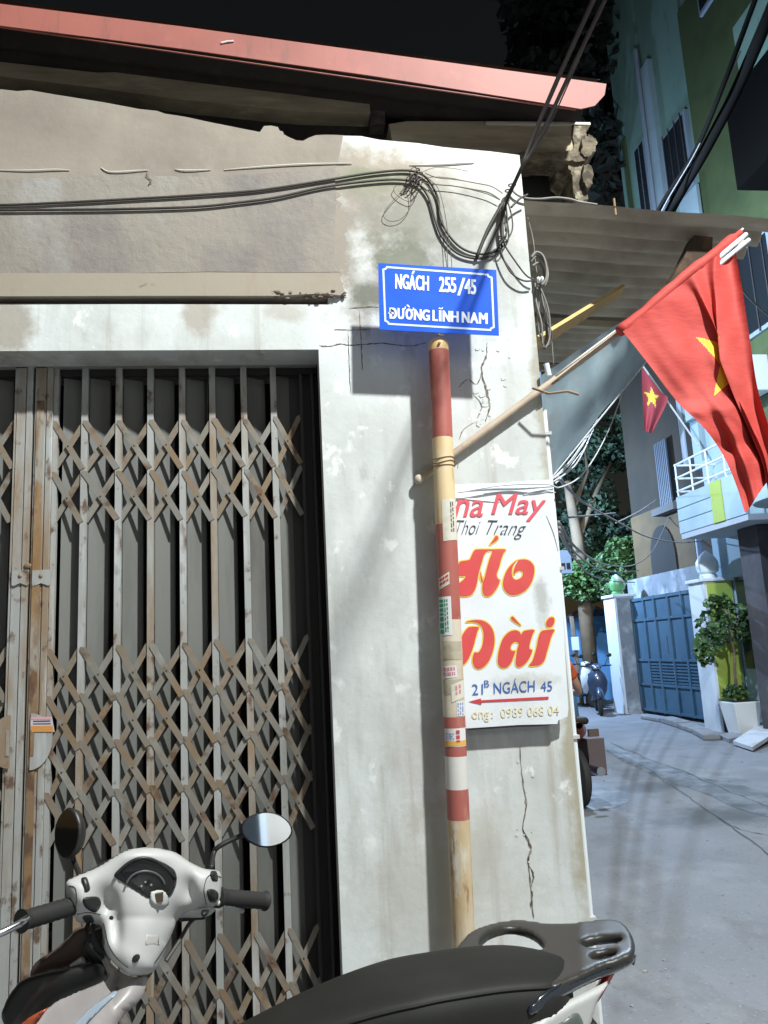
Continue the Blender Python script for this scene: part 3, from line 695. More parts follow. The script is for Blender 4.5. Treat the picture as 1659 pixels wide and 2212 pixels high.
mark([(500, 226), (520, 188), (540, 196), (518, 232)]); mark([(436, 622), (456, 616), (478, 644), (462, 648)]); mark([(398, 668), (412, 660), (414, 640), (428, 642), (424, 668), (404, 680)]); mark([(500, 682), (514, 672), (516, 654), (530, 656), (526, 682), (508, 694)])
mark([(838, 672), (846, 654), (858, 652), (870, 662), (880, 654), (894, 648), (890, 664), (876, 674), (862, 670), (850, 668)])
frame = [(184, 130), (1465, 226), (1474, 250), (1518, 268), (1546, 905), (1508, 922), (1498, 946), (207, 868), (196, 845), (158, 824), (132, 166), (170, 152)]
mb = MB(); n = len(frame); c0 = Vector((835, 540, 0)); oi = mb.add([S(x, y)+lf for x, y in frame]); inn = []
for i, (x, y) in enumerate(frame):
    a, b, c = Vector((*frame[i-1], 0)), Vector((x, y, 0)), Vector((*frame[(i+1) % n], 0))
    n1 = Vector((-(b-a).y, (b-a).x, 0)).normalized(); n2 = Vector((-(c-b).y, (c-b).x, 0)).normalized(); mm = (n1+n2); mm = mm/max(mm.length_squared/2, .5)
    q = b+mm*24; inn.append(S(q.x, q.y)+lf)
ii = mb.add(inn)
for i in range(n): j = (i+1) % n; mb.face([oi+i, oi+j, ii+j, ii+i])
mb.build('border_line', mat('border_white', (.62, .70, .95), .5), plate)
mb = MB(); cpl = on_axis(3.0); mb.box((cpl.x-.012, SY+.004, 2.89), (cpl.x+.012, SY+.020, 3.16)); mb.build('bracket', m_rst, pole)

# ================================================================== TAILOR'S SIGN BOARD
m_board = mat('white_sheet_sign', (.80, .83, .86), .45, obj=False, layers=(((.70, .72, .74), 3., .5, .75), ((.52, .50, .46), 6., .66, .8, (3, 1, .4), 6., .6)), spots=(((.45, .45, .42), (1.03, 3.14, 1.77), (.04, .2, .14), 12., .8), ((.45, .42, .3), (.93, 3.14, 1.44), (.16, .2, .04), 14., .55), ((.5, .46, .4), (.86, 3.14, 2.29), (.2, .2, .025), 16., .7)), bump=(9., .12, .01))
board = thing('shop_sign', 'white sheet sign advertising dresses in red letters, nailed on the pillar', 'sign', (.85, 3.15, 1.4))
PY = 3.142
PB = [(958, 1052), (985, 1046), (1060, 1044), (1130, 1038), (1193, 1036), (1203, 1150), (1214, 1300), (1221, 1420), (1228, 1530), (1226, 1548), (1206, 1556), (1204, 1564), (1120, 1566), (1015, 1573), (985, 1574)]
mb = MB(); mb.prism([at(a, b, PY) for a, b in PB], (0, .004, 0)); mb.build('panel', m_board, board)
mb = MB(); mb.prism([at(a, b, PY+.005) for a, b in ((1000, 1566), (1204, 1558), (1206, 1565), (1150, 1570), (1016, 1578))], (0, .05, 0)); mb.build('lower_batten', mat('grey_batten', (.10, .09, .09), .8), board)
for k, (pts, r) in enumerate((([(1000, 1061), (1060, 1055), (1120, 1054), (1195, 1050)], .004), ([(1045, 1066), (1100, 1062), (1150, 1066), (1196, 1060)], .0035), ([(985, 1076), (1030, 1080), (1080, 1085)], .003), ([(1130, 1070), (1170, 1060), (1200, 1064)], .004), ([(1180, 1112), (1196, 1150), (1206, 1190)], .0025))):
    mb = MB(); mb.tube([at(p.x, p.y, PY-.0015) for p in catmull([(a, b, 0) for a, b in pts], 5)], lambda t, r=r: r*(.3+math.sin(math.pi*min(max(t, .05), .95))), 6); mb.build('sheet_wrinkle', m_board, board, smooth='all')
m_pr = mat('red_sign_paint', (.68, .075, .075), .5, layers=(((.74, .11, .09), 4., .5, .75),))
m_py = mat('yellow_sign_paint', (.90, .66, .10), .5); m_pb = mat('blue_sign_paint', (.06, .14, .42), .5); m_pk = mat('black_sign_paint', (.035, .04, .06), .5)
m_pf = mat('faded_yellow_paint', (.78, .70, .46), .6, layers=(((.8, .8, .74), 30., .5, .65),)); m_rose = mat('rose_sign_paint', (.70, .10, .13), .5)
def bd(ox, oy, s, lift): return lambda u, v: at(ox+u*s, oy+v*s, PY)-Vector((0, lift, 0))
K = .14576
A_ = lambda l: bd(975.9, 1148.6, K, l); B_ = lambda l: bd(975.9, 1312.7, K, l); D_ = lambda l: bd(975.9, 1442.2, .15617, l); C_ = lambda l: bd(975.9, 1036.3, K, l)
letters = [
 (A_, [[(660, 60), (688, 85), (675, 122), (620, 160), (562, 198), (572, 178), (620, 108), (640, 72)]]),
 (A_, [[(380, 262), (600, 262), (790, 262), (765, 320), (728, 420), (695, 540), (668, 610), (666, 665), (690, 706), (712, 718), (690, 790), (640, 875), (585, 935), (530, 958), (480, 942), (455, 885), (452, 800), (462, 750), (490, 660), (520, 540), (552, 420), (596, 290), (530, 290), (480, 340), (445, 450), (418, 540), (392, 640), (380, 720), (362, 800), (335, 872), (290, 930), (230, 952), (170, 958), (90, 940), (50, 880), (60, 800), (130, 745), (180, 700), (205, 650), (150, 660), (90, 640), (60, 590), (100, 480), (130, 440), (250, 420), (278, 385), (310, 310), (340, 275)]]),
 (A_, [[(420, 590), (440, 660), (460, 740), (440, 740), (425, 680)]]),
 (A_, [[(1090, 412), (1160, 440), (1210, 500), (1222, 580), (1205, 680), (1170, 770), (1100, 860), (1000, 920), (900, 940), (830, 915), (775, 850), (757, 770), (770, 680), (810, 580), (870, 500), (945, 436), (1010, 415)], [(958, 436), (985, 424), (945, 490), (920, 560), (918, 636), (950, 600), (1000, 575), (1045, 590), (1050, 635), (1020, 685), (960, 712), (912, 695), (890, 640), (888, 570), (910, 500)]]),
 (B_, [[(205, 212), (290, 188), (400, 182), (490, 205), (570, 270), (615, 360), (632, 480), (620, 590), (590, 700), (540, 800), (470, 875), (395, 905), (340, 880), (310, 810), (310, 730), (335, 662), (385, 665), (425, 620), (455, 540), (468, 440), (465, 350), (440, 280), (390, 232), (300, 208)]]),
 (B_, [[(215, 320), (270, 285), (395, 290), (375, 360), (345, 470), (320, 570), (280, 680), (235, 775), (150, 860), (80, 840), (100, 600), (150, 420)]]),
 (B_, [[(875, 145), (900, 130), (930, 155), (970, 205), (1022, 262), (985, 245), (920, 205), (885, 172)]]),
 (B_, [[(1220, 330), (1195, 400), (1165, 490), (1148, 570), (1152, 610), (1190, 632), (1165, 710), (1120, 790), (1060, 850), (1000, 878), (958, 862), (945, 810), (955, 700), (970, 610), (990, 540), (975, 512), (940, 500), (895, 530), (870, 580), (872, 622), (900, 640), (938, 645), (915, 720), (880, 810), (830, 870), (770, 890), (710, 870), (680, 800), (685, 700), (710, 580), (750, 470), (810, 390), (880, 345), (950, 335), (1000, 358), (1026, 398), (1060, 350), (1130, 332)]]),
 (B_, [[(1515, 325), (1490, 390), (1460, 470), (1430, 580), (1400, 680), (1370, 780), (1310, 840), (1230, 860), (1145, 856), (1190, 790), (1225, 690), (1255, 580), (1280, 450), (1320, 355), (1400, 330)]]),
 (B_, [[(1500, 145), (1520, 180), (1510, 235), (1475, 278), (1430, 288), (1398, 262), (1395, 215), (1425, 168), (1465, 142)]]),
]
for f, lp in letters:
    o = flat_shape(lp, f(.0018), 'lettering_outline', m_py, board, grow=17.)
    flat_shape(lp, f(.0030), 'lettering', m_pr, board)
def btxt(body, f, q, m, off=0, **k): return text_mesh(body, [f(.003)(*c) for c in q], 'lettering', m, board, off, **k)
btxt('na', C_, [(35, 300), (455, 296), (462, 548), (30, 552)], m_rose, .0, shear=.28, bold=.0012)
btxt('May', C_, [(590, 205), (1395, 205), (1380, 612), (585, 612)], m_rose, .0, shear=.25, bold=.0012)
btxt('Thoi', C_, [(60, 600), (425, 610), (420, 812), (60, 812)], m_pk, -.012, shear=.5)
btxt('Trang', C_, [(515, 600), (1110, 620), (1090, 888), (510, 880)], m_pk, -.012, shear=.5)
btxt('21', D_, [(275, 230), (430, 225), (430, 368), (280, 378)], m_pb); btxt('B', D_, [(445, 178), (515, 172), (515, 268), (450, 272)], m_pb)
btxt('NGÁCH', D_, [(575, 168), (1145, 132), (1145, 330), (580, 362)], m_pb); btxt('45', D_, [(1225, 195), (1385, 183), (1385, 323), (1225, 327)], m_pb)
btxt('ong', D_, [(275, 612), (515, 606), (517, 745), (275, 755)], m_pf, .01); btxt('0989 068 04', D_, [(670, 560), (1480, 515), (1480, 655), (675, 695)], m_pf, .01)
btxt(':', D_, [(545, 610), (570, 608), (570, 700), (545, 702)], m_pf, .01)
mb = MB(); mb.prism([D_(.0028)(*q) for q in ((235, 470), (400, 425), (405, 450), (1330, 400), (1342, 416), (1330, 436), (420, 478), (405, 508))], (0, .001, 0)); mb.build('arrow', mat('arrow_red', (.62, .05, .06), .5), board)
# ================================================================== AWNING, BRACE, TARPAULIN
aw = thing('awning', 'corrugated sheet awning jutting from the side of the corner house', 'awning', (1.7, 4, 3.6))
A0, A1 = at(1128, 431, 3.36), at(1659, 472, 3.36)
mb = MB(); rows = []
for k in range(12):
    x = XC+.004+(2.52-XC)*k/11; z = A0.z+(A1.z-A0.z)*(x-A0.x)/(A1.x-A0.x)
    rows.append([Vector((x, 3.36+j*.0125, z+(.030*min(1, j/9))*math.sin(j*.0125*2*math.pi/.135+1.2)+.004*math.sin(x*9))) for j in range(176)])
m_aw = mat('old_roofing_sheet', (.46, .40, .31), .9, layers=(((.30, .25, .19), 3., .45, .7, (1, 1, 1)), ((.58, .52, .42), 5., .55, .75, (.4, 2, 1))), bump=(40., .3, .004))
mb.grid(rows); mb.build('corrugated_sheet', m_aw, aw, smooth='all')
for Y in (4.6, 5.4):
    mb = MB(); mb.bar((XC+.005, Y, A0.z-.05), (2.45, Y, A0.z-.05+(A1.z-A0.z)*(2.45-A0.x)/(A1.x-A0.x)), .045, .045); mb.build('rafter', m_timber, aw)
mb = MB(); p = at(1327, 437, 3.37); mb.tube([p+Vector((0, 0, .02)), p-Vector((0, 0, .07))], .006, 6); mb.build('roof_nail', m_rust, aw)
mb = MB(); mb.prism([at(q[0], q[1], 3.5) for q in ((1500, 508), (1540, 512), (1538, 545), (1512, 575), (1470, 640), (1450, 655), (1440, 620), (1475, 560))], (0, .08, 0)); mb.build('bracket_arm', mat('dark_timber', (.05, .032, .02), .9, layers=(((.14, .07, .035), 5., .52, .62),)), aw)
br = thing('brace_plank', 'yellowish timber brace running up from the corner under the awning', 'plank', (1.3, 3.6, 3.0))
mb = MB(); mb.bar(at(1158, 742, 3.42), at(1342, 628, 4.0), .02, .075, (0, -1, .5)); mb.build('plank', mat('yellow_pine', (.62, .42, .17), .7, layers=(((.45, .29, .12), 3., .45, .7), ((.3, .2, .1), 9., .6, .75))), br)
tp = thing('tarpaulin', 'blue grey tarpaulin stretched behind the flag pole beneath the awning', 'tarpaulin', (1.6, 4, 2.8))
mb = MB(); rows = []
c00, c10, c11, c01 = at(1168, 812, 3.7), at(1350, 690, 3.75), at(1398, 778, 4.15), at(1190, 1034, 4.1)
for i in range(33):
    u = i/32; row = []
    for j in range(33):
        v = j/32; p = (c00*(1-u)+c10*u)*(1-v)+(c01*(1-u)+c11*u)*v
        p += Vector((0, 1, .3))*(.03*math.sin(7*v+2*u)*math.sin(math.pi*u)+.012*math.sin(17*u+5*v)); row.append(p)
    rows.append(row)
m_tarp = mat('blue_grey_tarpaulin', (.36, .47, .52), .45, layers=(((.26, .35, .40), 2.2, .45, .7), ((.34, .24, .16), 2.6, .56, .75, (1.6, 1, .7), 5., .7), ((.44, .55, .60), 4., .56, .72)), spots=(), bump=(9., .2, .01))
mb.grid(rows); mb.build('sheet', m_tarp, tp, smooth='all')
mb = MB(); mb.tube([c01*(1-t)+c11*t+Vector((0, -.01, 0)) for t in [k/10 for k in range(11)]], .0045, 5); mb.build('hem_cord', mat('pale_cord', (.62, .66, .70), .7), tp)
# ================================================================== FLAG ON A BAMBOO POLE
flag = thing('flag_pole', 'bamboo pole slanting out from the corner with a large red yellow star flag', 'flag', (1.3, 3.13, 2.75))
m_bam = mat('dry_bamboo', (.50, .40, .30), .6, layers=(((.36, .27, .20), 4., .45, .68), ((.62, .55, .46), 6., .55, .7), ((.2, .14, .1), 14., .66, .8)), bump=(30., .2, .004))
f0, f1 = at(905, 1036, 3.176), at(1345, 712, 3.150); dfl = (f1-f0)
mb = MB(); P = [f0+dfl*(k/60) for k in range(0, 100)]
nodes_ = (.12, .33, .55, .78, .98, 1.2, 1.42)
mb.tube(P, lambda t: .0175*(1-.22*t)*(1+.13*max(math.exp(-((t*99/60-q)/.012)**2) for q in nodes_)), 12); mb.build('bamboo', m_bam, flag, smooth='all')
P2 = [at(1200+dx, 812+dy, 3.12) for dx, dy in ((0, 0), (70, -53), (140, -105), (260, -195), (405, -318))]
mb = MB(); mb.tube(P2, .0055, 6); mb.build('thin_stick', mat('pale_stick', (.72, .66, .58), .6), flag, smooth='all')
m_pvc = mat('pale_plastic_tube', (.72, .76, .80), .35)
for k, (a, b) in enumerate((((1545, 562), (1612, 506)), ((1552, 572), (1618, 518)))):
    mb = MB(); mb.tube([at(*a, 3.06), at(*b, 3.06)], .011, 10); mb.build('tube_end', m_pvc, flag, smooth=True)
mb = MB()
for k in range(7):
    c = f0+dfl*(.60+.008*k); a = k*1.1
    mb.tube([c+Vector((.024*math.cos(a+q), .022*math.sin(a+q)*.8, .024*math.sin(a+q+.6))) for q in (0, .9, 1.8, 2.7, 3.6, 4.5, 5.4, 6.3)], .0025, 5)
mb.tube([at(1150, 838, 3.1), at(1185, 850, 3.08), at(1225, 845, 3.07), at(1250, 852, 3.07)], .006, 6)
mb.build('binding', mat('brown_binding', (.30, .22, .16), .9), flag)
mb = MB(); mb.tube([at(1180, 786, 3.15), at(1186, 812, 3.15)], .013, 8); mb.build('peg', m_pvc, flag)
mb = MB(); mb.ball(at(905, 1036, 3.165), .021, 10, (1, .9, 1.1)); mb.build('end_wrap', mat('cloth_wrap', (.55, .48, .40), .9), flag, smooth='all')
# cloth: hoist along the pole, hanging and gathering towards its fly
m_flag = mat('red_flag_cloth', (.50, .066, .055), .66, spec=.22, layers=(((.58, .105, .09), 2.5, .48, .7),), bump=(6., .45, .012, (1, 1, 2.6)), bump2=(26., .25, .004))
m_star = mat('yellow_flag_star', (.88, .62, .03), .5, spec=.3)
mb = MB()
slv0, slv1 = (1338, 716), (1600, 500)
mb.tube([at(lerp(slv0[0], slv1[0], t), lerp(slv0[1], slv1[1], t)+2*math.sin(t*9), 3.085) for t in [k/30 for k in range(31)]], lambda t: .0245*(1+.08*math.sin(t*23)+.05*math.sin(t*51))*(1 if t < .96 else .55), 14)
mb.build('sleeve', m_flag, flag, smooth='all')
bot = catmull([Vector((1345, 716, 0)), Vector((1402, 790, 0)), Vector((1462, 868, 0)), Vector((1520, 925, 0)), Vector((1562, 985, 0)), Vector((1590, 1050, 0)), Vector((1608, 1108, 0))], 12)
topl = catmull([Vector((1586, 522, 0)), Vector((1604, 620, 0)), Vector((1622, 740, 0)), Vector((1638, 840, 0)), Vector((1662, 920, 0)), Vector((1684, 985, 0)), Vector((1692, 1050, 0))], 12)
NU, NVV = 190, 190
def samp(C, t):
    q = t*(len(C)-1); i = min(int(q), len(C)-2); return C[i]*(1-(q-i))+C[i+1]*(q-i)
def flag_pt(u, v):
    a, b = samp(bot, v), samp(topl, v); g = v**.8
    # pleats gather near the upper end of the hoist and run down to the fly
    uu = u+.035*g*math.sin(2*math.pi*(2.6*u+.15))
    f = min(1, v*3.2); A_0, A_1, B_1 = .62, .72, .60             # a Z-pleat doubles the cloth over the middle of the star
    if u < .54: xx = u/.54*A_1
    elif u < .84: xx = A_1+(B_1-A_1)*(u-.54)/.30
    else: xx = B_1+(1-B_1)*(u-.84)/.16
    sm = lambda e0, e1: max(0, min(1, (u-e0)/(e1-e0)))**2*(3-2*max(0, min(1, (u-e0)/(e1-e0))))
    uu = uu*(1-f)+(xx+.4*(uu-u))*f
    zfold = f*(.014*(1-sm(.52, .86))-.016*sm(.52, .86))
    p = a*(1-uu)+b*uu
    # the fly edge is uneven
    p.y += v*v*(-34*math.sin(math.pi*u)**2)
    dep = .055*g*(math.sin(2*math.pi*(2.6*u+.1))+.35*math.sin(2*math.pi*(6.1*u+.6*v)))*(.35+.65*min(1, u*1.8))
    dep = dep*.6+zfold
    dep += .035*(u**3)*math.sin(11*v*0+9*math.pi*u)*(1-.4*v)
    dep += .012*math.sin(10*v+16*u)*math.sin(math.pi*v)+.008*math.sin(23*v-9*u+2*math.sin(6*u))*(1-u)+.0018*math.sin(29*v+13*u+3*math.sin(7*v+5*u))*math.sin(5*u+3*v)+.0012*math.sin(53*u-17*v+4*math.sin(6*v))*math.sin(4*v+7*u)
    dep += .020*math.exp(-((v-.62-.25*u)/.05)**2)*(1-u)-.016*math.exp(-((v-.40-.3*u)/.04)**2)*(1-u)
    return at(p.x, p.y, 3.06-.14*v+dep)
star = []
for k in range(10):
    r = .29 if k % 2 == 0 else .112; a = math.pi/2+k*math.pi/5
    star.append((.535+r*math.sin(a-math.pi/2+math.pi)*.92, .355+r*math.cos(a-math.pi/2)*.66))
ids = [[mb_i for mb_i in range(0)]]
mb = MB(); G_ = []
for i in range(NU+1): G_.append(mb.add([flag_pt(i/NU, j/NVV) for j in range(NVV+1)]))
for i in range(NU):
    for j in range(NVV):
        mb.cur = 1 if inside(((i+.5)/NU, (j+.5)/NVV), star) else 0
        mb.face([G_[i]+j, G_[i+1]+j, G_[i+1]+j+1, G_[i]+j+1])
mb.build('cloth', [m_flag, m_star], flag, smooth='all')

# ================================================================== CABLES
m_blk = mat('black_cable', (.050, .042, .036), .55, layers=(((.075, .065, .055), 12., .5, .7),)); m_gcab = mat('grey_cable', (.20, .185, .165), .6, layers=(((.3, .28, .25), 10., .5, .7),))
m_thin = mat('thin_brown_wire', (.10, .085, .07), .6); m_wwire = mat('white_wire', (.66, .68, .72), .5); m_lane = mat('weathered_cable', (.26, .25, .26), .6)
m_ink = mat('matt_black_cable', (.008, .008, .008), .95, spec=.05)  # near-black and matt, specular almost off
def cable(pts, r, m, label, Y=3.1, name='cable', group=None, n=8, wob=0., parent=None, seg=7):
    P = []
    for q in pts: P.append(at(q[0], q[1], q[2] if len(q) > 2 else Y))
    P = catmull(P, n)
    if wob:
        P = [p+Vector((rng.gauss(0, wob), 0, rng.gauss(0, wob))) for p in P]
    mb = MB(); mb.tube(P, r, seg); o = mb.build(name, m, parent, smooth='all')
    if parent is None: tag(o, label, 'cable', group)
    return o
cable([(-1300, 421), (-600, 433), (-140, 441), (0, 443), (150, 437), (300, 429), (420, 422), (560, 411), (700, 390), (800, 374), (870, 368), (905, 374), (928, 392), (946, 430), (952, 475), (975, 515), (1005, 540), (1045, 549), (1075, 538), (1086, 520)], .0056, m_blk, 'upper black cable along the wall, sagging into the inner loop', 3.188)
cable([(-1300, 432), (-600, 445), (-140, 453), (0, 454), (150, 453), (250, 452), (420, 447), (520, 437), (600, 426), (700, 404), (800, 391), (862, 388), (900, 396), (925, 425), (940, 475), (955, 512), (985, 545), (1025, 558), (1062, 553), (1088, 530)], .0056, m_blk, 'lower black cable along the wall, sagging into the outer loop', 3.187)
bun = thing('cable_bundle', 'thick black cable bundle climbing from the corner across the red roof edge', 'cable', (.95, 3, 3.6))
SH0, SH1 = at(1100, 420, 3.20), at(735, 1345, 3.2)     # the bundle runs from the corner up towards the lamp post
def bun_pt(t, off): p = SH0+(SH1-SH0)*t; return p+(LAMP-p)*(.02+.34*t)+Vector(off)
def bstrand(r, off, start, wob=.006):
    P = [at(*q) for q in start]; ph = rng.uniform(0, 6)
    for k in range(1, 22):
        t = k/14; g = min(1, t*3); w = .010*math.sin(5*t+ph); P.append(bun_pt(t, (off[0]*g+w, 0, off[1]*g+w*.6)))
    mb = MB(); mb.tube(catmull(P, 4), r, 8); mb.build('strand', m_blk, bun, smooth='all')
bstrand(.0085, (-.010, .0), [(1086, 520, 3.17), (1084, 480, 3.165), (1088, 445, 3.16), (1098, 425, 3.15)])
bstrand(.0080, (.020, -.010), [(1030, 556, 3.18), (1052, 500, 3.17), (1078, 452, 3.16), (1096, 424, 3.145)])
bstrand(.0032, (-.004, .010), [(1092, 500, 3.17), (1090, 450, 3.16), (1098, 422, 3.14)])
bstrand(.0028, (.026, -.002), [(1040, 560, 3.18), (1062, 520, 3.17), (1086, 470, 3.16), (1100, 424, 3.14)])
mb = MB()
for t in ((1099, 412), (1106, 400), (1088, 520), (1085, 512)):
    c = at(*t, 3.15); mb.tube([c+Vector((.017*math.cos(a), .017*math.sin(a), .004*math.sin(a))) for a in [2*math.pi*k/12 for k in range(13)]], .003, 5)
mb.build('tie', m_blk, bun)
kn = thing('wire_clamp', 'knot of black tie wire holding the two cables to the wall', 'cable tie', (.5, 3.1, 3.5)); mb = MB()
for k in range(9):
    c = at(893+rng.uniform(-14, 14), 380+rng.uniform(-16, 16), 3.165); a0 = rng.uniform(0, 6); r = rng.uniform(.012, .022)
    mb.tube([c+Vector((r*math.cos(a), .012*math.sin(a*1.3), r*1.3*math.sin(a+.8))) for a in [a0+.7*q for q in range(9)]], .0028, 5)
mb.build('knot', m_blk, kn)
cable([(897, 372), (880, 400), (850, 432), (832, 455), (830, 470), (845, 478), (868, 472), (886, 448), (886, 420), (880, 402)], .0015, m_thin, 'loose thin wire loop dangling below the wire knot', 3.185)
cable([(856, 400), (850, 412), (866, 428), (888, 436), (900, 422), (896, 408), (906, 395)], .0015, m_thin, 'small curl of thin wire under the wire knot', 3.185)
cable([(912, 372), (940, 362), (980, 364), (1010, 370)], .0013, m_thin, 'short thin wire end pointing right from the knot', 3.17)
cable([(918, 374), (945, 384), (985, 388), (1030, 396), (1062, 403), (1086, 418)], .0021, m_thin, 'upper thin wire from the knot to the corner bundle', 3.18)
cable([(912, 394), (935, 398), (980, 402), (1020, 410), (1055, 420), (1080, 432)], .0021, m_thin, 'lower thin wire from the knot to the corner bundle', 3.18)
cable([(915, 378), (945, 405), (960, 455), (968, 510), (975, 560), (977, 600)], .0017, m_thin, 'right one of the two thin wires dropping behind the blue sign', 3.17)
cable([(908, 388), (938, 420), (952, 460), (964, 515), (967, 565), (968, 600)], .0017, m_thin, 'left one of the two thin wires dropping behind the blue sign', 3.17)
cable([(1092, 440), (1096, 480), (1092, 512), (1080, 528), (1088, 560), (1105, 590), (1130, 606), (1152, 606)], .0042, m_blk, 'outer black loop hanging from the tie to the corner insulator', 3.165)
cable([(1085, 440), (1084, 500), (1090, 528), (1110, 560), (1136, 594), (1154, 604)], .0038, m_blk, 'inner black loop hanging from the tie to the corner insulator', 3.17)
cable([(1096, 432), (1106, 470), (1106, 498), (1092, 525)], .0034, m_blk, 'short black bow beside the cable tie near the corner', 3.17)
cable([(1104, 448), (1122, 430), (1140, 420)], .0050, m_blk, 'short black stub pointing right below the bundle', 3.15)
cable([(1106, 410), (1116, 420), (1135, 428), (1165, 430), (1200, 427), (1230, 430), (1252, 436), (1290, 442)], .0052, m_gcab, 'pale grey cable running along the front edge of the awning', 3.18)
ins = thing('insulator', 'small white ceramic insulator on the pillar corner', 'insulator', at(1157, 604, 3.15)); mb = MB(); mb.lathe(at(1160, 605, 3.17), [(.012, 0), (.016, .008), (.010, .014), (.016, .022), (.010, .03)], 10, (1, -.3, 0)); mb.build('body', mat('ceramic', (.75, .76, .74), .3), ins, smooth=True)
coil = thing('cable_coil', 'grey cable coil and slack cables hanging past the pillar edge', 'cable', (1.17, 3.15, 3.0))
for k, q in enumerate(([(1148, 556), (1158, 545), (1172, 552), (1180, 575), (1180, 600), (1170, 615), (1158, 608)], [(1146, 566), (1160, 553), (1176, 566), (1183, 592), (1176, 616), (1162, 612)], [(1150, 575), (1164, 568), (1174, 586), (1172, 606), (1158, 612)],
        [(1158, 610), (1164, 650), (1162, 690), (1168, 730), (1176, 752)], [(1160, 612), (1172, 650), (1178, 690), (1180, 725), (1174, 755)], [(1164, 614), (1182, 660), (1188, 700), (1186, 735), (1178, 752)], [(1156, 612), (1158, 650), (1170, 700), (1172, 745)], [(1166, 616), (1176, 670), (1184, 712), (1182, 745)])):
    cable(q, .0062 if k < 3 else .0045, m_gcab, '', 3.19+.012*k % .05, 'strand', parent=coil)
cable([(1176, 752), (1190, 740), (1192, 720), (1184, 700)], .004, m_blk, '', 3.2, 'strand', parent=coil)
cable([(1140, 470), (1152, 520), (1160, 590), (1176, 650), (1190, 720), (1196, 790)], .0022, m_gcab, 'thin grey wire falling beside the hanging coil', 3.25)
for k, (a, b, c) in enumerate((((1195, 1034), (1240, 985), (1292, 905)), ((1198, 1032), (1238, 992), (1300, 895)), ((1196, 1040), (1246, 1000), (1282, 928)), ((1200, 1044), (1225, 1018), (1262, 970)))):
    cable([(*a, 3.3), (*b, 3.8), (*c, 4.6)], .004, m_wwire, 'one of four pale wires fanning up from the shop sign corner', name='white_wire', group='pale wires beside the shop sign')
cable([(990, 1064, 3.12), (1090, 1048, 3.12), (1180, 1046, 3.12), (1212, 1052, 3.2), (1262, 1020, 3.6), (1310, 940, 4.2), (1345, 850, 4.6)], .0034, m_wwire, 'white wire strung over the shop sign and up to the tarpaulin', name='white_wire')
for pts, r, l in (
    ([(1205, 1030, 4), (1260, 1085, 6), (1330, 1125, 8), (1400, 1160, 10), (1470, 1172, 12), (1520, 1168, 13)], .010, 'lane cable sagging from the sign corner to the white balcony'),
    ([(1208, 1140, 4), (1238, 1190, 6), (1290, 1228, 9), (1340, 1236, 12), (1380, 1232, 15)], .009, 'lowest but one lane cable sagging before the green bush'),
    ([(1208, 1150, 4), (1240, 1205, 6), (1280, 1244, 9), (1330, 1256, 12), (1372, 1258, 15)], .009, 'lowest lane cable sagging before the green bush'),
    ([(1206, 1128, 4), (1250, 1188, 6), (1310, 1220, 9), (1370, 1220, 12), (1410, 1190, 14), (1440, 1130, 15), (1468, 1072, 15)], .010, 'lane cable dipping and rising to the balcony railing'),
    ([(1330, 1130, 9), (1380, 1105, 11), (1420, 1078, 13)], .010, 'short lane cable rising towards the barred window'),
    ([(1225, 1118, 5), (1290, 1112, 8), (1330, 1108, 10)], .008, 'nearly level lane cable left of the bush'),
    ([(1590, 610, 6), (1625, 650, 6.4), (1670, 690, 6.8)], .010, 'dark cable crossing the green wall right of the flag')):
    cable(pts, r, m_lane if 'dark' not in l else m_blk, l, name='lane_cable')
for pts, r, l, m in (
    ([(1380, 540, 9.3), (1430, 440, 9), (1500, 330, 8.4), (1560, 190, 7.6), (1620, 30, 7), (1660, -80, 6.6)], .030, 'lower heavy black cable slanting before the teal wall', m_ink),
    ([(1404, 540, 9.3), (1458, 436, 9), (1520, 330, 8.4), (1588, 200, 7.7), (1650, 60, 7), (1700, -60, 6.6)], .07, 'thickest heavy black cable slanting before the teal wall', m_ink),
    ([(1390, 540, 9.2), (1440, 436, 8.9), (1508, 318, 8.3), (1578, 160, 7.5), (1600, 110, 7.3)], .008, 'thin pale cable before the teal wall', m_lane)):
    cable(pts, r, m, l, name='overhead_cable', seg=6)
# ================================================================== WHITE SCOOTER
m_wp = mat('white_scooter_plastic', (.52, .515, .50), .42, coat=.06, layers=(((.48, .47, .455), 3., .5, .8),), spec=.45)
m_bp = mat('black_plastic', (.022, .021, .02), .42); m_gl = mat('dash_glass', (.012, .012, .012), .08, spec=.6); m_rub = mat('black_rubber', (.02, .019, .018), .7, bump=(200., .2, .002))
m_seat = mat('seat_vinyl', (.017, .017, .0145), .6, spec=.25, layers=(((.024, .023, .020), 4., .45, .7),), bump=(260., .22, .0012))
m_grab = mat('grey_black_grab_rail', (.036, .033, .028), .40, spec=.5, layers=(((.026, .024, .021), 3., .45, .7),), bump=(120., .06, .001)); m_chr = mat('bright_metal', (.62, .63, .65), .25, metal=1.)
m_mir = mat('mirror_glass', (.85, .87, .9), .03, metal=1.); m_cowl = mat('shade_brown_plastic', (.11, .07, .055), .5, layers=(((.08, .05, .04), 4., .45, .7),)); m_org = mat('orange_lens', (.40, .08, .03), .2, coat=.5); m_redl = mat('red_lens', (.50, .03, .03), .15, coat=.5)
m_gd = mat('glossy_dark_panel', (.018, .024, .032), .12, coat=.6); m_grn = mat('grey_side_panel', (.11, .125, .11), .3, coat=.3)
sc = thing('scooter', 'white scooter with a black seat parked before the shutter', 'scooter', (.0, 1.9, 0))
TOC = Vector((0, -.92, .38))
def hp3(u, v):                                   # handlebar cover lies on a gently leaning sheet in space
    return at(u, v, 1.86+.11*(u-140)/340-.05*max(0, (v-1990)/100))
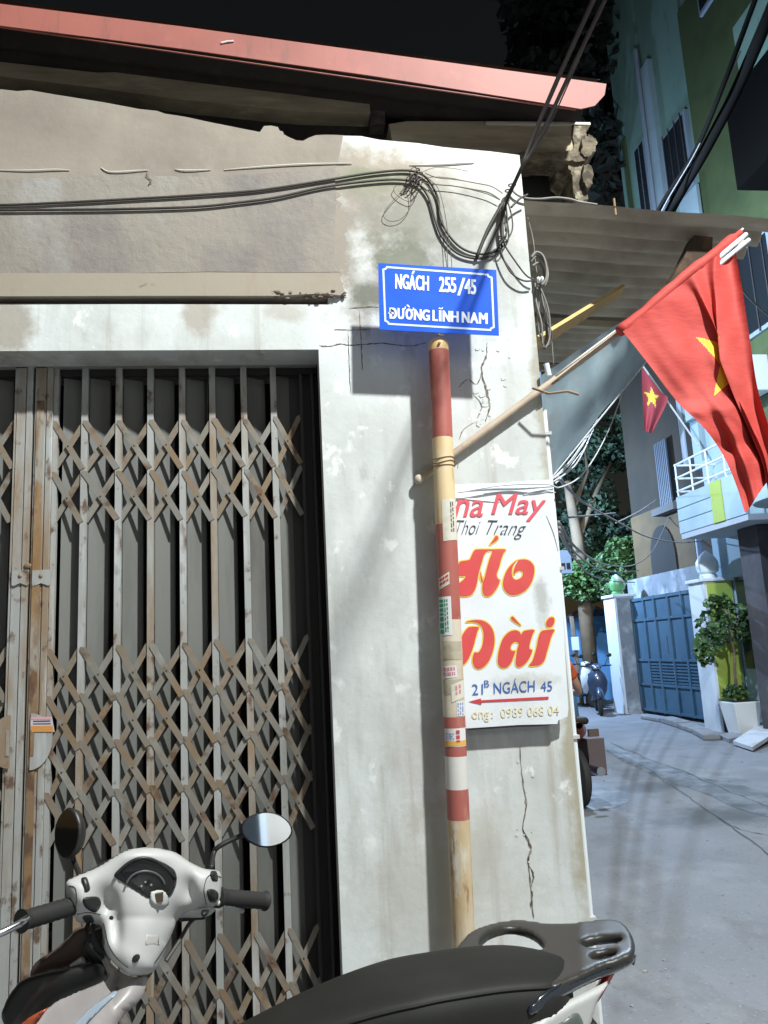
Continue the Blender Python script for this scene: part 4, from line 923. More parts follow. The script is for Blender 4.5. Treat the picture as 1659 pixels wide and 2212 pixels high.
head = Puff([(142, 1912), (150, 1900), (178, 1888), (215, 1872), (248, 1852), (275, 1838), (310, 1832), (345, 1833), (380, 1842), (410, 1862), (440, 1876), (468, 1880), (477, 1890), (478, 1920), (476, 1948), (462, 1958), (430, 1962), (400, 1972), (386, 1984), (378, 2004), (364, 2036), (348, 2072), (334, 2096), (312, 2106), (282, 2106), (262, 2094), (240, 2074), (226, 2052), (222, 2020), (218, 2000), (196, 1994), (168, 1992), (160, 1974), (152, 1952), (144, 1932)],
    hp3, TOC, 46, .055, .05, 7, extra=lambda u, v: .028*math.exp(-((u-318)/55)**2-((v-1985)/70)**2)+.014*math.exp(-((u-320)/80)**2-((v-1850)/26)**2)-.036*math.exp(-((u-240)/20)**2-((v-1956)/26)**2)-.030*math.exp(-((u-412)/15)**2-((v-1928)/30)**2)-.016*math.exp(-((u-262)/14)**2-((v-2010)/40)**2)+.012*math.exp(-((u-190)/30)**2-((v-1950)/26)**2))
hc = head.build('handlebar_cover', m_wp, sc)
dash = decal(head, [(259, 1902), (266, 1888), (290, 1870), (318, 1862), (350, 1868), (378, 1882), (388, 1896), (388, 1918), (380, 1940), (370, 1948), (356, 1944), (345, 1950), (330, 1949), (312, 1938), (285, 1920)], .001, 'instrument_panel', m_gl, hc, .005, 7, 6)
mb = MB(); mb.tube([head.surf(262+(388-262)*t, 1902-40*math.sin(math.pi*t)**.8+6*t, .008) for t in [k/20 for k in range(21)]], .0035, 6); mb.build('dash_visor', m_bp, hc, smooth='all')
mb = MB(); mb.tube([head.surf(326+40*math.cos(a), 1926-34*math.sin(a), .009) for a in [math.pi*(.05+.9*k/16) for k in range(17)]], .0026, 6); mb.build('gauge_ring', mat('grey_ring', (.09, .09, .085), .35), hc, smooth='all')
for q in ((318, 1925), (338, 1922), (326, 1916)):
    mb = MB(); mb.ball(head.surf(*q, .008), .0028, 8); mb.build('dial_mark', mat('dial_grey', (.25, .25, .24), .4), hc)
mb = MB(); mb.tube([head.surf(a, b, -.002) for a, b in ((150, 1903), (190, 1886), (240, 1859), (280, 1840), (320, 1834), (370, 1841))], .0012, 5); mb.build('shell_seam', m_bp, hc)
for ol, nm in (([(186, 1904), (198, 1902), (206, 1918), (208, 1930), (200, 1936), (194, 1922)], 'toggle_switch'), ([(195, 1950), (212, 1944), (224, 1945), (226, 1962), (216, 1976), (198, 1968)], 'horn_button'), ([(187, 1984), (206, 1982), (207, 1994), (188, 1995)], 'dip_switch'),
        ([(458, 1888), (470, 1886), (473, 1906), (462, 1908)], 'toggle_switch'), ([(452, 1930), (466, 1926), (474, 1934), (470, 1950), (456, 1952)], 'start_button')):
    decal(head, ol, .001, nm, m_bp, hc, .005, 4, 4, 3)
kp = decal(head, [(336, 1936), (350, 1930), (366, 1932), (374, 1950), (368, 1966), (346, 1966), (336, 1952)], .0, 'lock_bezel', m_wp, hc, .010, 6, 4, 3)
mb = MB(); c = head.surf(356, 1948, .012); mb.box((c.x-.008, c.y-.004, c.z-.009), (c.x+.008, c.y+.004, c.z+.009)); mb.build('key_slot', mat('lock_brown', (.14, .10, .07), .4, metal=.5), hc)
for seam in ([(232, 1998), (238, 2020), (244, 2044), (262, 2074), (284, 2092)], [(384, 1990), (372, 2018), (356, 2052), (338, 2082)], [(176, 1980), (200, 1976), (226, 1980)], [(160, 1920), (176, 1926), (180, 1950), (172, 1974)], [(478, 1896), (456, 1898), (446, 1924), (448, 1956)]):
    mb = MB(); mb.tube([head.surf(p.x, p.y, -.0002) for p in catmull([(a, b, 0) for a, b in seam], 6)], .0010, 5); mb.build('panel_seam', m_bp, hc)
decal(head, [(326, 2024), (352, 2022), (350, 2046), (325, 2048)], .0, 'faded_label', mat('faded_label', (.49, .475, .45), .5), hc, .0008, 4, 5, 1)
for k, ps in enumerate(([(190, 1990), (178, 2020), (190, 2060), (214, 2086)], [(196, 1992), (190, 2024), (204, 2062), (220, 2080)], [(430, 1990), (404, 2010), (380, 2050), (350, 2095)])):
    mb = MB(); mb.tube([hp3(p.x, p.y)+Vector((0, .035+.008*k, 0)) for p in catmull([(a, b, 0) for a, b in ps], 6)], .0045, 6); mb.build('control_cable', m_bp, sc, smooth=True)
for q in ((232, 2038), (250, 1988)):
    mb = MB(); mb.ball(head.surf(*q, 0), .005, 8, (1, .5, 1)); mb.build('screw', m_bp, hc)
mb = MB(); c = head.surf(304, 2074, .001); mb.ball(c, .009, 10, (1.1, .4, .8), Matrix.Rotation(rad(-40), 3, 'Y')); mb.build('hook_slot', m_bp, hc)
lowc = Puff([(386, 1968), (440, 1966), (462, 1962), (460, 1978), (440, 1990), (400, 1992), (380, 1990)], lambda u, v: hp3(u, v)+Vector((0, .03, 0)), TOC, 12, .03, .03, 6).build('lower_cover', m_wp, sc)
decal(head, [(436, 1968), (452, 1966), (452, 1978), (440, 1984)], -.02, 'switch_gap', m_bp, hc, .012, 4, 4, 3)
mb = MB(); mb.tube([hp3(384, 1996)+Vector((0, .04, 0)), hp3(436, 1994)+Vector((0, .05, 0))], .008, 8); mb.build('brake_hose', m_bp, sc, smooth=True)
def grip(a, b, Ya, Yb, r, nm):
    mb = MB(); p, q = at(*a, Ya), at(*b, Yb); mb.tube([p+(q-p)*(k/18) for k in range(19)], lambda t: r*(1.25 if t < .06 or t > .95 else (1+.06*(round(t*18) % 2))), 14); mb.build(nm, m_rub, sc, smooth=True)
grip((172, 1952), (46, 1990), 1.86, 1.74, .0185, 'grip'); grip((470, 1938), (573, 1946), 1.97, 2.06, .0185, 'grip')
mb = MB(); mb.tube([at(60, 1984, 1.70), at(38, 1998, 1.68), at(8, 2013, 1.66), at(-40, 2032, 1.64)], .0075, 8); mb.build('brake_lever', m_chr, sc, smooth='all')
mb = MB(); mb.tube([at(470, 1950, 1.96), at(500, 1958, 1.99), at(524, 1968, 2.02)], .006, 8); mb.build('brake_lever', m_wp, sc, smooth='all')
def mirror(c, w, h, tilt, Y, facing, stem, label):
    """oval mirror: shell, glass facing back towards the rider, bent stem"""
    c3 = at(*c, Y); n = Vector(facing).normalized(); x = Vector((0, 0, 1)).cross(n).normalized(); z = n.cross(x)
    ct, st_ = math.cos(tilt), math.sin(tilt); X_, Z_ = x*ct+z*st_, z*ct-x*st_
    o2 = [(w*math.cos(a)*(1+.06*math.cos(2*a+.5)), h*math.sin(a)) for a in [2*math.pi*k/28 for k in range(28)]]
    pf = Puff(o2, lambda u, v: c3+X_*u+Z_*v, -n, w*.6, .03, .004, w*.16, smooth_n=1); sh = pf.build('mirror_housing', m_bp, sc); sh['label'] = label
    o3 = [(a*.93, b*.92) for a, b in o2]; mb = MB(); b0_ = mb.add([c3+n*.0052+X_*a+Z_*b for a, b in o3]); mb.face([b0_+i for i in range(28)]); mb.build('mirror_glass', m_mir, sh)
    mb = MB(); mb.tube(catmull([Vector(at(*q)) for q in stem], 6), .006, 8); mb.build('mirror_stem', m_bp, sc, smooth='all')
mirror((576, 1792), .060, .0405, rad(-8), 2.02, (.12, -.9, .25), [(534, 1800, 2.03), (505, 1812, 2.03), (474, 1828, 2.02), (462, 1842, 2.02), (456, 1876, 1.98)], 'right mirror reflecting bright light')
mirror((147, 1800), .036, .054, rad(6), 1.90, (-.50, -.80, .12), [(155, 1840, 1.92), (160, 1862, 1.92), (168, 1880, 1.90), (172, 1894, 1.88)], 'left dark mirror turned aside')
def ls(u, v): return at(u, v, 1.90-.0016*max(0, 250-u)-.0009*(v-2100))
shield = Puff([(222, 2058), (236, 2076), (262, 2100), (288, 2110), (316, 2106), (330, 2100), (318, 2120), (308, 2150), (290, 2172), (262, 2198), (240, 2240), (215, 2300), (150, 2340), (70, 2330), (60, 2262), (84, 2214), (118, 2171), (165, 2145), (205, 2128), (224, 2118), (232, 2104), (226, 2088), (220, 2074)], ls, (-.15, -.85, .5), 26, .035, .03, 7,
    extra=lambda u, v: -.035*math.exp(-((u-205+(v-2180)*.55)/34)**2))
sh = shield.build('leg_shield', mat('toned_pink_grey_plastic', (.30, .265, .255), .4, layers=(((.36, .34, .335), 3., .45, .65), ((.2, .16, .14), 5., .6, .75)), coat=.1), sc)  # pink-grey plastic, greyed in colour to hold down the lamp's glare
decal(shield, [(252, 2140), (264, 2136), (256, 2158), (226, 2180), (190, 2212), (160, 2262), (140, 2262), (168, 2212), (205, 2170)], .001, 'grey_inset', mat('blue_grey_plastic', (.30, .36, .42), .35), sh, .004, 8, 6)
fd = Puff([(10, 2206), (14, 2180), (30, 2148), (54, 2120), (100, 2102), (146, 2093), (190, 2086), (226, 2084), (226, 2112), (205, 2128), (165, 2146), (118, 2172), (84, 2214), (60, 2262), (30, 2262)], lambda u, v: at(u, v, 1.93), (-.1, -.8, .5), 28, .05, .05, 8).build('front_fender', m_bp, sc)
Puff([(66, 2112), (76, 2080), (120, 2050), (150, 2022), (168, 2004), (224, 1998), (224, 2062), (206, 2086), (190, 2088), (146, 2094), (100, 2104)], lambda u, v: at(u, v, 1.98), (-.1, -.9, .3), 20, .02, .02, 8).build('front_cowl', m_cowl, sc)  # brown colour paints the apron's outer part as lying in shadow
Puff([(178, 2050), (184, 2026), (200, 2010), (226, 2004), (232, 2050), (238, 2080), (236, 2110), (210, 2100), (192, 2072)], lambda u, v: at(u, v, 1.94), (-.1, -.9, .3), 14, .02, .02, 7).build('cable_boot', m_bp, sc)
Puff([(146, 2088), (164, 2074), (180, 2066), (184, 2084), (160, 2090)], lambda u, v: at(u, v, 1.93), (-.1, -.9, .3), 8, .012, .01, 5).build('cowl_trim', m_wp, sc)
Puff([(34, 2232), (60, 2200), (104, 2176), (112, 2178), (82, 2212), (68, 2246)], lambda u, v: at(u, v, 1.86), (-.1, -.9, .4), 10, .02, .02, 6).build('turn_signal', m_org, sc)
# seat: sections along its length
def seat_sec(t):
    ax = Vector((lerp(-.22, .615, t), lerp(1.865, 1.965, t), 0))
    wid = lerp(.080, .140, min(1, t*1.9))*(1 if t < .86 else math.sqrt(max(.02, 1-((t-.86)/.15)**2)))
    ztop = .770+.102*min(1, math.sin(min(t/.62, 1)*math.pi/2))+(-.026*max(0, (t-.70)/.30)**2)
    if t < .06: wid *= .55+.45*(t/.06)**.5
    dz = .11
    prof = [(-1.0, -dz), (-1.03, -.075), (-1.0, -.040), (-.92, -.018), (-.84, -.006), (-.6, .004), (-.3, .008), (0, .010), (.3, .008), (.6, .004), (.84, -.006), (.92, -.018), (1.0, -.040), (1.03, -.075), (1.0, -dz)]
    d = Vector((.993, .122, 0)); nrm_ = Vector((-d.y, d.x, 0))
    return [ax+nrm_*(a*wid)+Vector((0, 0, ztop+b)) for a, b in prof]
rows = [[Vector(p) for p in seat_sec(k/40)] for k in range(41)]
rows2 = [catmull(r, 3) for r in rows]
mb = MB(); mb.grid(rows2); e = mb.add(rows2[-1]); mb.face([e+i for i in range(len(rows2[-1]))]); e = mb.add(rows2[0]); mb.face([e+i for i in range(len(rows2[0]))][::-1])
seat = mb.build('seat', m_seat, sc, smooth='all')
mb = MB(); mb.tube([r[3]+Vector((0, -.001, .004)) for r in rows[8:38]], .0022, 6); mb.build('seat_piping', m_seat, seat, smooth='all')
# grab rail: a flat loop with slots, lying level behind the seat
ZG = .862
rail = Puff([(985, 2060), (998, 2034), (1022, 2012), (1060, 1998), (1100, 1990), (1140, 1990), (1180, 1996), (1230, 1996), (1280, 1990), (1322, 1988), (1346, 1996), (1362, 2016), (1371, 2040), (1368, 2062), (1340, 2076), (1300, 2090), (1255, 2112), (1210, 2132), (1186, 2134), (1180, 2108), (1184, 2084), (1150, 2062), (1060, 2066)],
    lambda u, v: atz(u, v, ZG-.018*math.cos((u-1180)/110)), (0, 0, 1), 10, .008, .022, 5,
    holes=([(1040, 2046), (1052, 2022), (1092, 2008), (1130, 2012), (1160, 2028), (1174, 2050), (1150, 2054), (1090, 2050)], [(1258, 2040), (1286, 2030), (1330, 2026), (1344, 2032), (1318, 2044), (1280, 2050)], [(1278, 2070), (1300, 2060), (1330, 2058), (1326, 2066), (1296, 2076)]))
rl = rail.build('grab_rail', m_grab, sc)
mb = MB(); mb.tube([atz(1371, 2062, ZG-.02), atz(1366, 2084, ZG-.04)], .005, 6); mb.build('rail_stud', m_bp, rl)
# tail: dark strip, white flank, lamp
def tl(u, v): return at(u, v, 1.83+.0006*(u-1180))
Puff([(1186, 2132), (1240, 2112), (1300, 2088), (1368, 2062), (1366, 2082), (1330, 2102), (1290, 2118), (1240, 2142), (1190, 2172), (1150, 2196), (1140, 2176)], tl, (0, -.9, .4), 10, .014, .03, 6).build('tail_cover', m_gd, sc)
Puff([(1316, 2118), (1290, 2128), (1240, 2152), (1190, 2180), (1130, 2222), (1070, 2270), (1070, 2340), (1250, 2320), (1268, 2230), (1290, 2160)], lambda u, v: tl(u, v)+Vector((0, -.004, 0)), (.1, -.9, .3), 14, .02, .03, 7).build('side_panel', m_wp, sc)
Puff([(1240, 2176), (1190, 2206), (1120, 2262), (1110, 2330), (1236, 2312), (1256, 2220)], lambda u, v: tl(u, v)+Vector((0, -.016, 0)), (.1, -.9, .2), 10, .014, .01, 7).build('side_trim', m_grn, sc)
Puff([(1324, 2094), (1336, 2098), (1326, 2124), (1310, 2150), (1292, 2176), (1288, 2168), (1306, 2130)], lambda u, v: tl(u, v)+Vector((0, .02, 0)), (.3, -.9, .2), 6, .014, .02, 5).build('tail_lamp', m_redl, sc)
Puff([(1262, 2172), (1284, 2168), (1270, 2206), (1262, 2260), (1240, 2300), (1232, 2290), (1248, 2230)], lambda u, v: tl(u, v)+Vector((0, .008, 0)), (.2, -.9, .2), 6, .012, .02, 5).build('tail_trim', mat('pale_grey_plastic', (.42, .42, .38), .4), sc)
# lower body out of the picture: belly, floor, wheels, stand
mb = MB(); mb.hexa([(-.12, 1.84, .30), (.72, 1.92, .34), (.72, 2.06, .34), (-.12, 2.0, .30), (-.10, 1.84, .66), (.68, 1.90, .735), (.68, 2.03, .735), (-.10, 1.98, .66)]); mb.build('body', m_bp, sc, bevel=.03, bseg=3)
mb = MB(); mb.hexa([(-.62, 1.80, .25), (-.10, 1.82, .25), (-.10, 2.02, .25), (-.62, 2.0, .25), (-.62, 1.80, .31), (-.10, 1.82, .31), (-.10, 2.02, .31), (-.62, 2.0, .31)]); mb.build('footboard', m_bp, sc, bevel=.015)
def wheel(c, r, ax, nm, parent):
    mb = MB(); mb.lathe(Vector(c)-Vector(ax)*.045, [(r*.62, 0), (r*.85, .0), (r*.97, .018), (r, .045), (r*.97, .072), (r*.85, .09), (r*.62, .09)], 28, ax); w = mb.build(nm, m_rub, parent, smooth=True)
    mb = MB(); mb.lathe(Vector(c)-Vector(ax)*.03, [(r*.10, -.02), (r*.12, .0), (r*.6, .01), (r*.63, .03), (r*.6, .05), (r*.12, .06), (r*.10, .08)], 20, ax); mb.build('rim', m_chr, w, smooth=True); return w
wheel((-.72, 1.97, .235), .235, (0, 1, 0), 'wheel', sc); wheel((.60, 1.98, .235), .235, (-.1, .99, 0), 'wheel', sc)
mb = MB(); mb.tube([(-.46, 1.95, .80), (-.60, 1.96, .50), (-.72, 1.97, .26)], .025, 8); mb.build('fork', m_bp, sc, smooth=True)
mb = MB(); mb.tube([(.05, 1.86, .30), (.0, 1.70, .01)], .012, 6); mb.build('side_stand', m_bp, sc)
# ================================================================== GROUND
m_road = mat('lane_concrete', (.235, .238, .25), .85, obj=False, spec=.3, layers=(((.18, .182, .192), .55, .42, .7, (1, 1, 1), 8.), ((.28, .28, .285), 1.4, .52, .72, (1, 1, 1), 8.), ((.15, .145, .14), 3., .56, .72, (1, .5, 1), 9., .7), ((.12, .12, .12), 24., .60, .70, (1, 1, 1), 6., .7), ((.33, .33, .33), 90., .66, .72, (1, 1, 1), 2., .7), ((.40, .39, .38), 40., .6, .75, (1, 1, 1), 3., .6)),
    spots=(((.10, .11, .115), (4.2, 6.9, 0), (1.5, .55, 1), 1.6, .85), ((.12, .13, .14), (3.9, 8.4, 0), (1.1, .28, 1), 2., .8), ((.15, .16, .17), (5.6, 7.2, 0), (1.6, .5, 1), 1.5, .7), ((.14, .14, .15), (3.6, 9.6, 0), (.7, 1.5, 1), 2., .5)), bump=(60., .25, .006), bump2=(8., .3, .02))
mb = MB(); R0 = 400
mb.grid([[Vector((x, y, 0)) for y in (-R0, -30, -8, 0, 4, 10, 20, 40, R0)] for x in (-R0, -30, -8, 0, 4, 8, 20, R0)])
structure(mb.build('ground', m_road))
def road_line(pts, w, m, name, z=.004):
    P = catmull([Vector((p.x, p.y, 0)) for p in (atz(a, b, 0) for a, b in pts)], 8); L = []; R = []
    for i, p in enumerate(P):
        t = (P[min(i+1, len(P)-1)]-P[max(i-1, 0)]).normalized(); n = Vector((-t.y, t.x, 0))*w*rng.uniform(.3, 1.5)/2; j = Vector((-t.y, t.x, 0))*rng.gauss(0, w*.6)
        L.append(p+n+j+Vector((0, 0, z))); R.append(p-n+j+Vector((0, 0, z)))
    mb = MB(); a = mb.add(L); b = mb.add(R)
    for i in range(len(P)-1): mb.face([a+i, b+i, b+i+1, a+i+1])
    return structure(mb.build(name, m))
def ground_patch(pts, name, m, z):
    o = flat_shape([pts], lambda u, v: Vector((*atz(u, v, 0).xy, z)), name, m, None); return structure(o)
m_damp_shadow = mat('damp_shadow_concrete', (.135, .142, .148), .6, obj=False, layers=(((.225, .228, .24), 2.6, .44, .60, (1, 1, 1), 8.), ((.07, .08, .08), 3., .5, .7)), bump=(40., .2, .004), spec=.35)
ground_patch([(1292, 1606), (1330, 1616), (1400, 1640), (1470, 1664), (1540, 1686), (1600, 1696), (1680, 1720), (1760, 1752), (1760, 1800), (1690, 1772), (1640, 1760), (1580, 1742), (1540, 1722), (1500, 1706), (1440, 1688), (1380, 1660), (1330, 1636)], 'damp_shadow_patch', m_damp_shadow, .003)
ground_patch([(1262, 1700), (1290, 1692), (1340, 1706), (1362, 1728), (1330, 1744), (1280, 1752), (1262, 1748)], 'damp_shadow_patch', m_damp_shadow, .003)  # this second patch paints the rider's shadow on the ground
m_jt = mat('road_joint', (.10, .10, .10), .95)
road_line([(1290, 1608), (1380, 1650), (1440, 1690), (1520, 1745), (1600, 1800), (1680, 1862)], .011, m_jt, 'road_crack'); road_line([(1545, 1762), (1600, 1792), (1700, 1812)], .010, m_jt, 'road_crack')
road_line([(1320, 1604), (1400, 1640), (1480, 1668), (1570, 1708), (1690, 1756)], .025, m_jt, 'road_seam')
mb = MB()
for k in range(420):                              # grit and crumbs lying on the concrete
    x, y = rng.uniform(1.3, 7.0), rng.uniform(2.2, 13); r = rng.uniform(.002, .008) if rng.random() < .96 else rng.uniform(.008, .013)
    if any(abs(x-a) < .1 and abs(y-b) < .1 for a, b in ()): continue
    mb.ball((x, y, r*.4), r, 6, (rng.uniform(.8, 1.6), rng.uniform(.8, 1.5), .7))
gr = mb.build('grit', mat('grit', (.36, .35, .33), .9, layers=(((.14, .13, .12), 30., .45, .6),))); gr['kind'] = 'stuff'; gr['label'] = 'scattered grit and pebbles on the lane'
m_step = mat('step_stone', (.26, .26, .27), .85, layers=(((.18, .18, .18), 4., .45, .7),))
cb = thing('kerb', 'broken low kerb along the foot of the blue gate', 'kerb', (7, 13, 0))
kp_ = [atz(a, b, 0) for a, b in ((1395, 1552), (1440, 1560), (1478, 1572), (1512, 1584), (1540, 1600))]
for p, q in zip(kp_, kp_[1:]):
    mb = MB(); d = (q-p)*.46; c = (p+q)/2; h = rng.uniform(.07, .12); n = Vector((d.y, -d.x, 0)).normalized()*.13
    mb.hexa([c-d-n, c+d-n, c+d+n, c-d+n]+[v+Vector((0, 0, h)) for v in (c-d-n, c+d-n, c+d+n, c-d+n)]); mb.build('stone', m_step, cb, bevel=.02)
rp = thing('ramp_slab', 'pale ramp slab tilted at the foot of the green house', 'slab', (7.2, 11, 0)); mb = MB()
c = [atz(1584, 1608, .02), atz(1626, 1622, .02), atz(1720, 1560, .16), atz(1672, 1550, .16)]; mb.prism(c, (0, 0, .05)); mb.build('slab', mat('pale_slab', (.55, .56, .58), .8, layers=(((.4, .4, .41), 4., .5, .7),)), rp)
rp2 = thing('stone_slab', 'flat grey stone slab beside the white flower pot', 'slab', (6.8, 12, 0)); mb = MB(); mb.prism([atz(a, b, 0) for a, b in ((1555, 1596), (1575, 1606), (1612, 1598), (1590, 1588))], (0, 0, .06)); mb.build('slab', m_step, rp2)

# ================================================================== THE GREEN HOUSE, GATE AND PILLARS ON THE RIGHT
m_teal = mat('teal_wall_paint', (.22, .36, .31), .85, obj=False, layers=(((.17, .29, .25), .8, .45, .7), ((.05, .1, .09), 4., .62, .8, (1, 1, .3)))); m_lblue = mat('pale_blue_paint', (.36, .47, .52), .8, obj=False, layers=(((.29, .385, .43), 1.2, .45, .7),))
m_olive = mat('olive_green_paint', (.075, .105, .040), .85, obj=False, layers=(((.05, .075, .028), 1.5, .45, .7),)); m_lime = mat('lime_green_paint', (.36, .46, .085), .8, obj=False, layers=(((.30, .40, .07), 2., .45, .7), ((.2, .25, .1), 6., .62, .8)))
m_wpt = mat('white_wall_paint', (.66, .70, .74), .75, obj=False, layers=(((.5, .53, .56), 2., .5, .75, (1, 1, .4)),)); m_gb = mat('gate_blue_steel', (.055, .115, .17), .5, layers=(((.045, .09, .135), 2., .45, .7),), spec=.4); m_mot = mat('mottled_cement', (.20, .215, .235), .9, obj=False, layers=(((.40, .43, .47), 2.6, .48, .66, (1, 1, .8), 8.), ((.10, .11, .12), 5., .58, .75)))
m_win = mat('window_glass', (.02, .025, .03), .1, spec=.6); m_frm = mat('window_frame', (.30, .37, .46), .5); m_drk = mat('dark_column_paint', (.055, .05, .055), .85, obj=False, layers=(((.09, .08, .08), 2., .5, .7),)); m_slab = mat('balcony_slab', (.40, .43, .48), .85, obj=False)
HX = 7.45
gh = thing('green_house', 'tall teal and green house with a pale balcony across the lane', 'house', (HX+2, 11, 0))
mb = MB(); mb.box((HX, 9.2, 0), (HX+5, 12.95, 4.6)); mb.box((HX+.12, 9.2, 4.605), (HX+5, 13.4, 15.5)); mb.build('wall', m_lblue, gh)
ya, yb = atx(1395, 430, HX).y, atx(1580, 430, HX).y
mb = MB(); mb.box((HX, 13.42, 8.2), (HX+4, 14.7, 19)); mb.build('upper_wall', m_teal, gh)
mb = MB(); mb.box((HX+.06, 11.9, 6.2), (HX+.118, 13.38, 15)); mb.build('wall_panel', m_teal, gh)
mb = MB(); mb.box((HX-.05, 13.0, 5.5), (HX+.115, 13.30, 13)); mb.build('pilaster', m_lblue, gh)
mb = MB(); mb.box((HX+.02, 9.22, 4.65), (HX+.116, 11.88, 13.)); mb.build('green_band', m_olive, gh)
mb = MB(); mb.box((HX-.06, 11.88, 3.4), (HX-.002, 12.5, 9.5)); mb.build('pilaster', m_lblue, gh)
for (y0, y1, z0, z1) in ((13.5, 13.95, 8.3, 11.6), (10.2, 11.1, 12.2, 13.6)):
    mb = MB(); mb.box((HX-.06, y0, z0), (HX-.003, y1, z1)); w = mb.build('window', m_frm, gh)
    n = 2
    for k in range(n):
        mb = MB(); a = y0+.05+(y1-y0-.05)*k/n; mb.box((HX-.075, a, z0+.06), (HX-.062, a+(y1-y0-.05)/n-.05, z1-.06)); mb.build('pane', m_win, w)
mb = MB(); mb.box((6.55, 15.2, 12.75), (HX-.004, 17.2, 12.9)); b = mb.build('upper_balcony', m_dark, gh); mb = MB(); mb.box((6.55, 15.2, 12.905), (HX-.004, 15.3, 13.25)); mb.build('parapet', m_teal, b)  # slab coloured near-black to paint its shaded underside
for x in (6.58, 7.0, 7.36):
    mb = MB(); mb.box((x, 15.2, 13.255), (x+.10, 15.27, 14.8)); mb.build('mullion', m_dark, b)
for x in (6.66, 7.08):
    mb = MB(); mb.box((x, 15.22, 13.26), (x+.33, 15.24, 14.8)); mb.build('pane', m_frm, b)
mb = MB(); mb.box((6.6, 8.0, 7.9), (HX-.004, 9.6, 9.3)); b = mb.build('dark_bay', mat('night_black_board', (.004, .004, .004), 1., spec=.05), gh)  # bay coloured near-black to stay in night shade beside the lane lamp
mb = MB(); mb.box((6.9, 7.6, 9.6), (HX-.004, 9.6, 10.6)); b = mb.build('upper_bay', m_teal, gh)
mb = MB(); mb.box((HX-.06, 14.32, 10.4), (HX-.004, 14.44, 12.2)); mb.build('olive_strip', m_olive, gh)
mb = MB(); mb.box((HX-.02, 14.05, 8.4), (HX-.003, 14.5, 9.9)); mb.build('blue_panel', m_frm, gh)
for (y0, y1, z) in ((12.0, 12.9, 7.4), (12.0, 12.9, 9.6), (10.2, 11.5, 6.2)):
    mb = MB(); mb.box((HX-.03, y0, z), (HX+.056, y1, z+1.5)); w = mb.build('window', m_frm, gh)
    mb = MB(); mb.box((HX-.045, y0+.07, z+.07), (HX-.032, y1-.07, z+1.43)); mb.build('pane', m_win, w)
    for k in range(4):
        mb = MB(); mb.tube([(HX-.06, lerp(y0, y1, (k+.5)/4), z), (HX-.06, lerp(y0, y1, (k+.5)/4), z+1.5)], .012, 5); mb.build('grille_bar', m_drk, w)
mb = MB(); mb.tube([(HX-.07, 13.36, 4.7), (HX-.07, 13.36, 13.5)], .05, 8); mb.build('downpipe', mat('pale_pipe', (.30, .36, .44), .6), gh, smooth=True)
for (y, z) in ((11.0, 5.2),):
    mb = MB(); mb.box((HX-.42, y-.42, z), (HX-.06, y+.42, z+.58)); ac = mb.build('air_conditioner', m_wpt, gh, bevel=.02); mb = MB(); mb.lathe((HX-.425, y, z+.29), [(.22, 0), (.22, .012), (.05, .02)], 16, (-1, 0, 0)); mb.build('fan_grille', m_drk, ac)
# first floor balcony
BX = 6.62
mb = MB(); mb.box((BX, 10.45, 3.19), (HX-.004, 12.42, 3.28)); bal = mb.build('balcony', m_slab, gh)
for k in range(3):
    mb = MB(); z = 3.285+k*.215; mb.box((BX-.012, 11.35, z), (BX+.05, 12.44, z+.205)); mb.build('front_board', m_lblue, bal, bevel=.008)
mb = MB(); mb.box((BX-.02, 11.02, 3.285), (BX+.05, 11.34, 3.93)); mb.build('green_panel', m_lime, bal)
mb = MB(); mb.box((BX-.012, 10.46, 3.285), (BX+.05, 11.01, 3.93)); mb.build('front_board', m_lblue, bal)
for k in range(3):
    mb = MB(); mb.box((BX+.06, 12.38, 3.285+k*.215), (HX-.01, 12.43, 3.285+k*.215+.205)); mb.build('side_board', m_lblue, bal)
for z in (4.02, 4.25, 4.48):
    mb = MB(); mb.tube([(BX+.02, 10.5, z), (BX+.02, 12.42, z), (HX-.05, 12.42, z)], .018, 6); mb.build('rail', m_wpt, bal)
for y in (12.40, 11.9, 11.4, 10.9):
    mb = MB(); mb.tube([(BX+.02, y, 3.93), (BX+.02, y, 4.5)], .016, 6); mb.build('rail_post', m_wpt, bal)
bl2 = MB(); pts = []
for k in range(13):
    a = math.pi/2+math.pi/2*k/12; pts.append(Vector((6.9+.75*math.cos(a), 9.35+.75*math.sin(a), 3.28)))
pts += [Vector((6.15, 7.6, 3.28)), Vector((HX, 7.6, 3.28)), Vector((HX, 10.1, 3.28))]
bl2.prism(pts, (0, 0, .62)); bl2.build('rounded_balcony', m_lblue, gh, bevel=.01)
mb = MB(); mb.tube([(7.25, 13.03, 3.6), (7.25, 13.03, .02)], .055, 10); mb.build('drain_pipe', mat('pale_pipe', (.36, .42, .52), .6), gh, smooth=True)
mb = MB(); mb.box((7.02, 10.9, 0), (7.43, 11.42, 3.18)); mb.build('column', m_drk, gh)
mb = MB(); mb.box((6.98, 9.3, 0), (7.42, 9.9, 3.18)); mb.build('column', m_drk, gh)
mb = MB(); mb.box((HX-.02, 9.95, .05), (HX-.004, 10.85, 2.6)); dr_ = mb.build('door', mat('door_brown', (.05, .025, .018), .6), gh)
for k in range(4):
    mb = MB(); mb.box((HX-.032, 9.98+.22*k, .1), (HX-.022, 9.98+.22*k+.19, 2.5)); mb.build('panel', mat('door_panel', (.065, .03, .02), .6), dr_)
mb = MB(); mb.box((HX-.05, 11.45, 1.0), (HX-.004, 12.3, 2.5)); mb.build('window', m_win, gh)

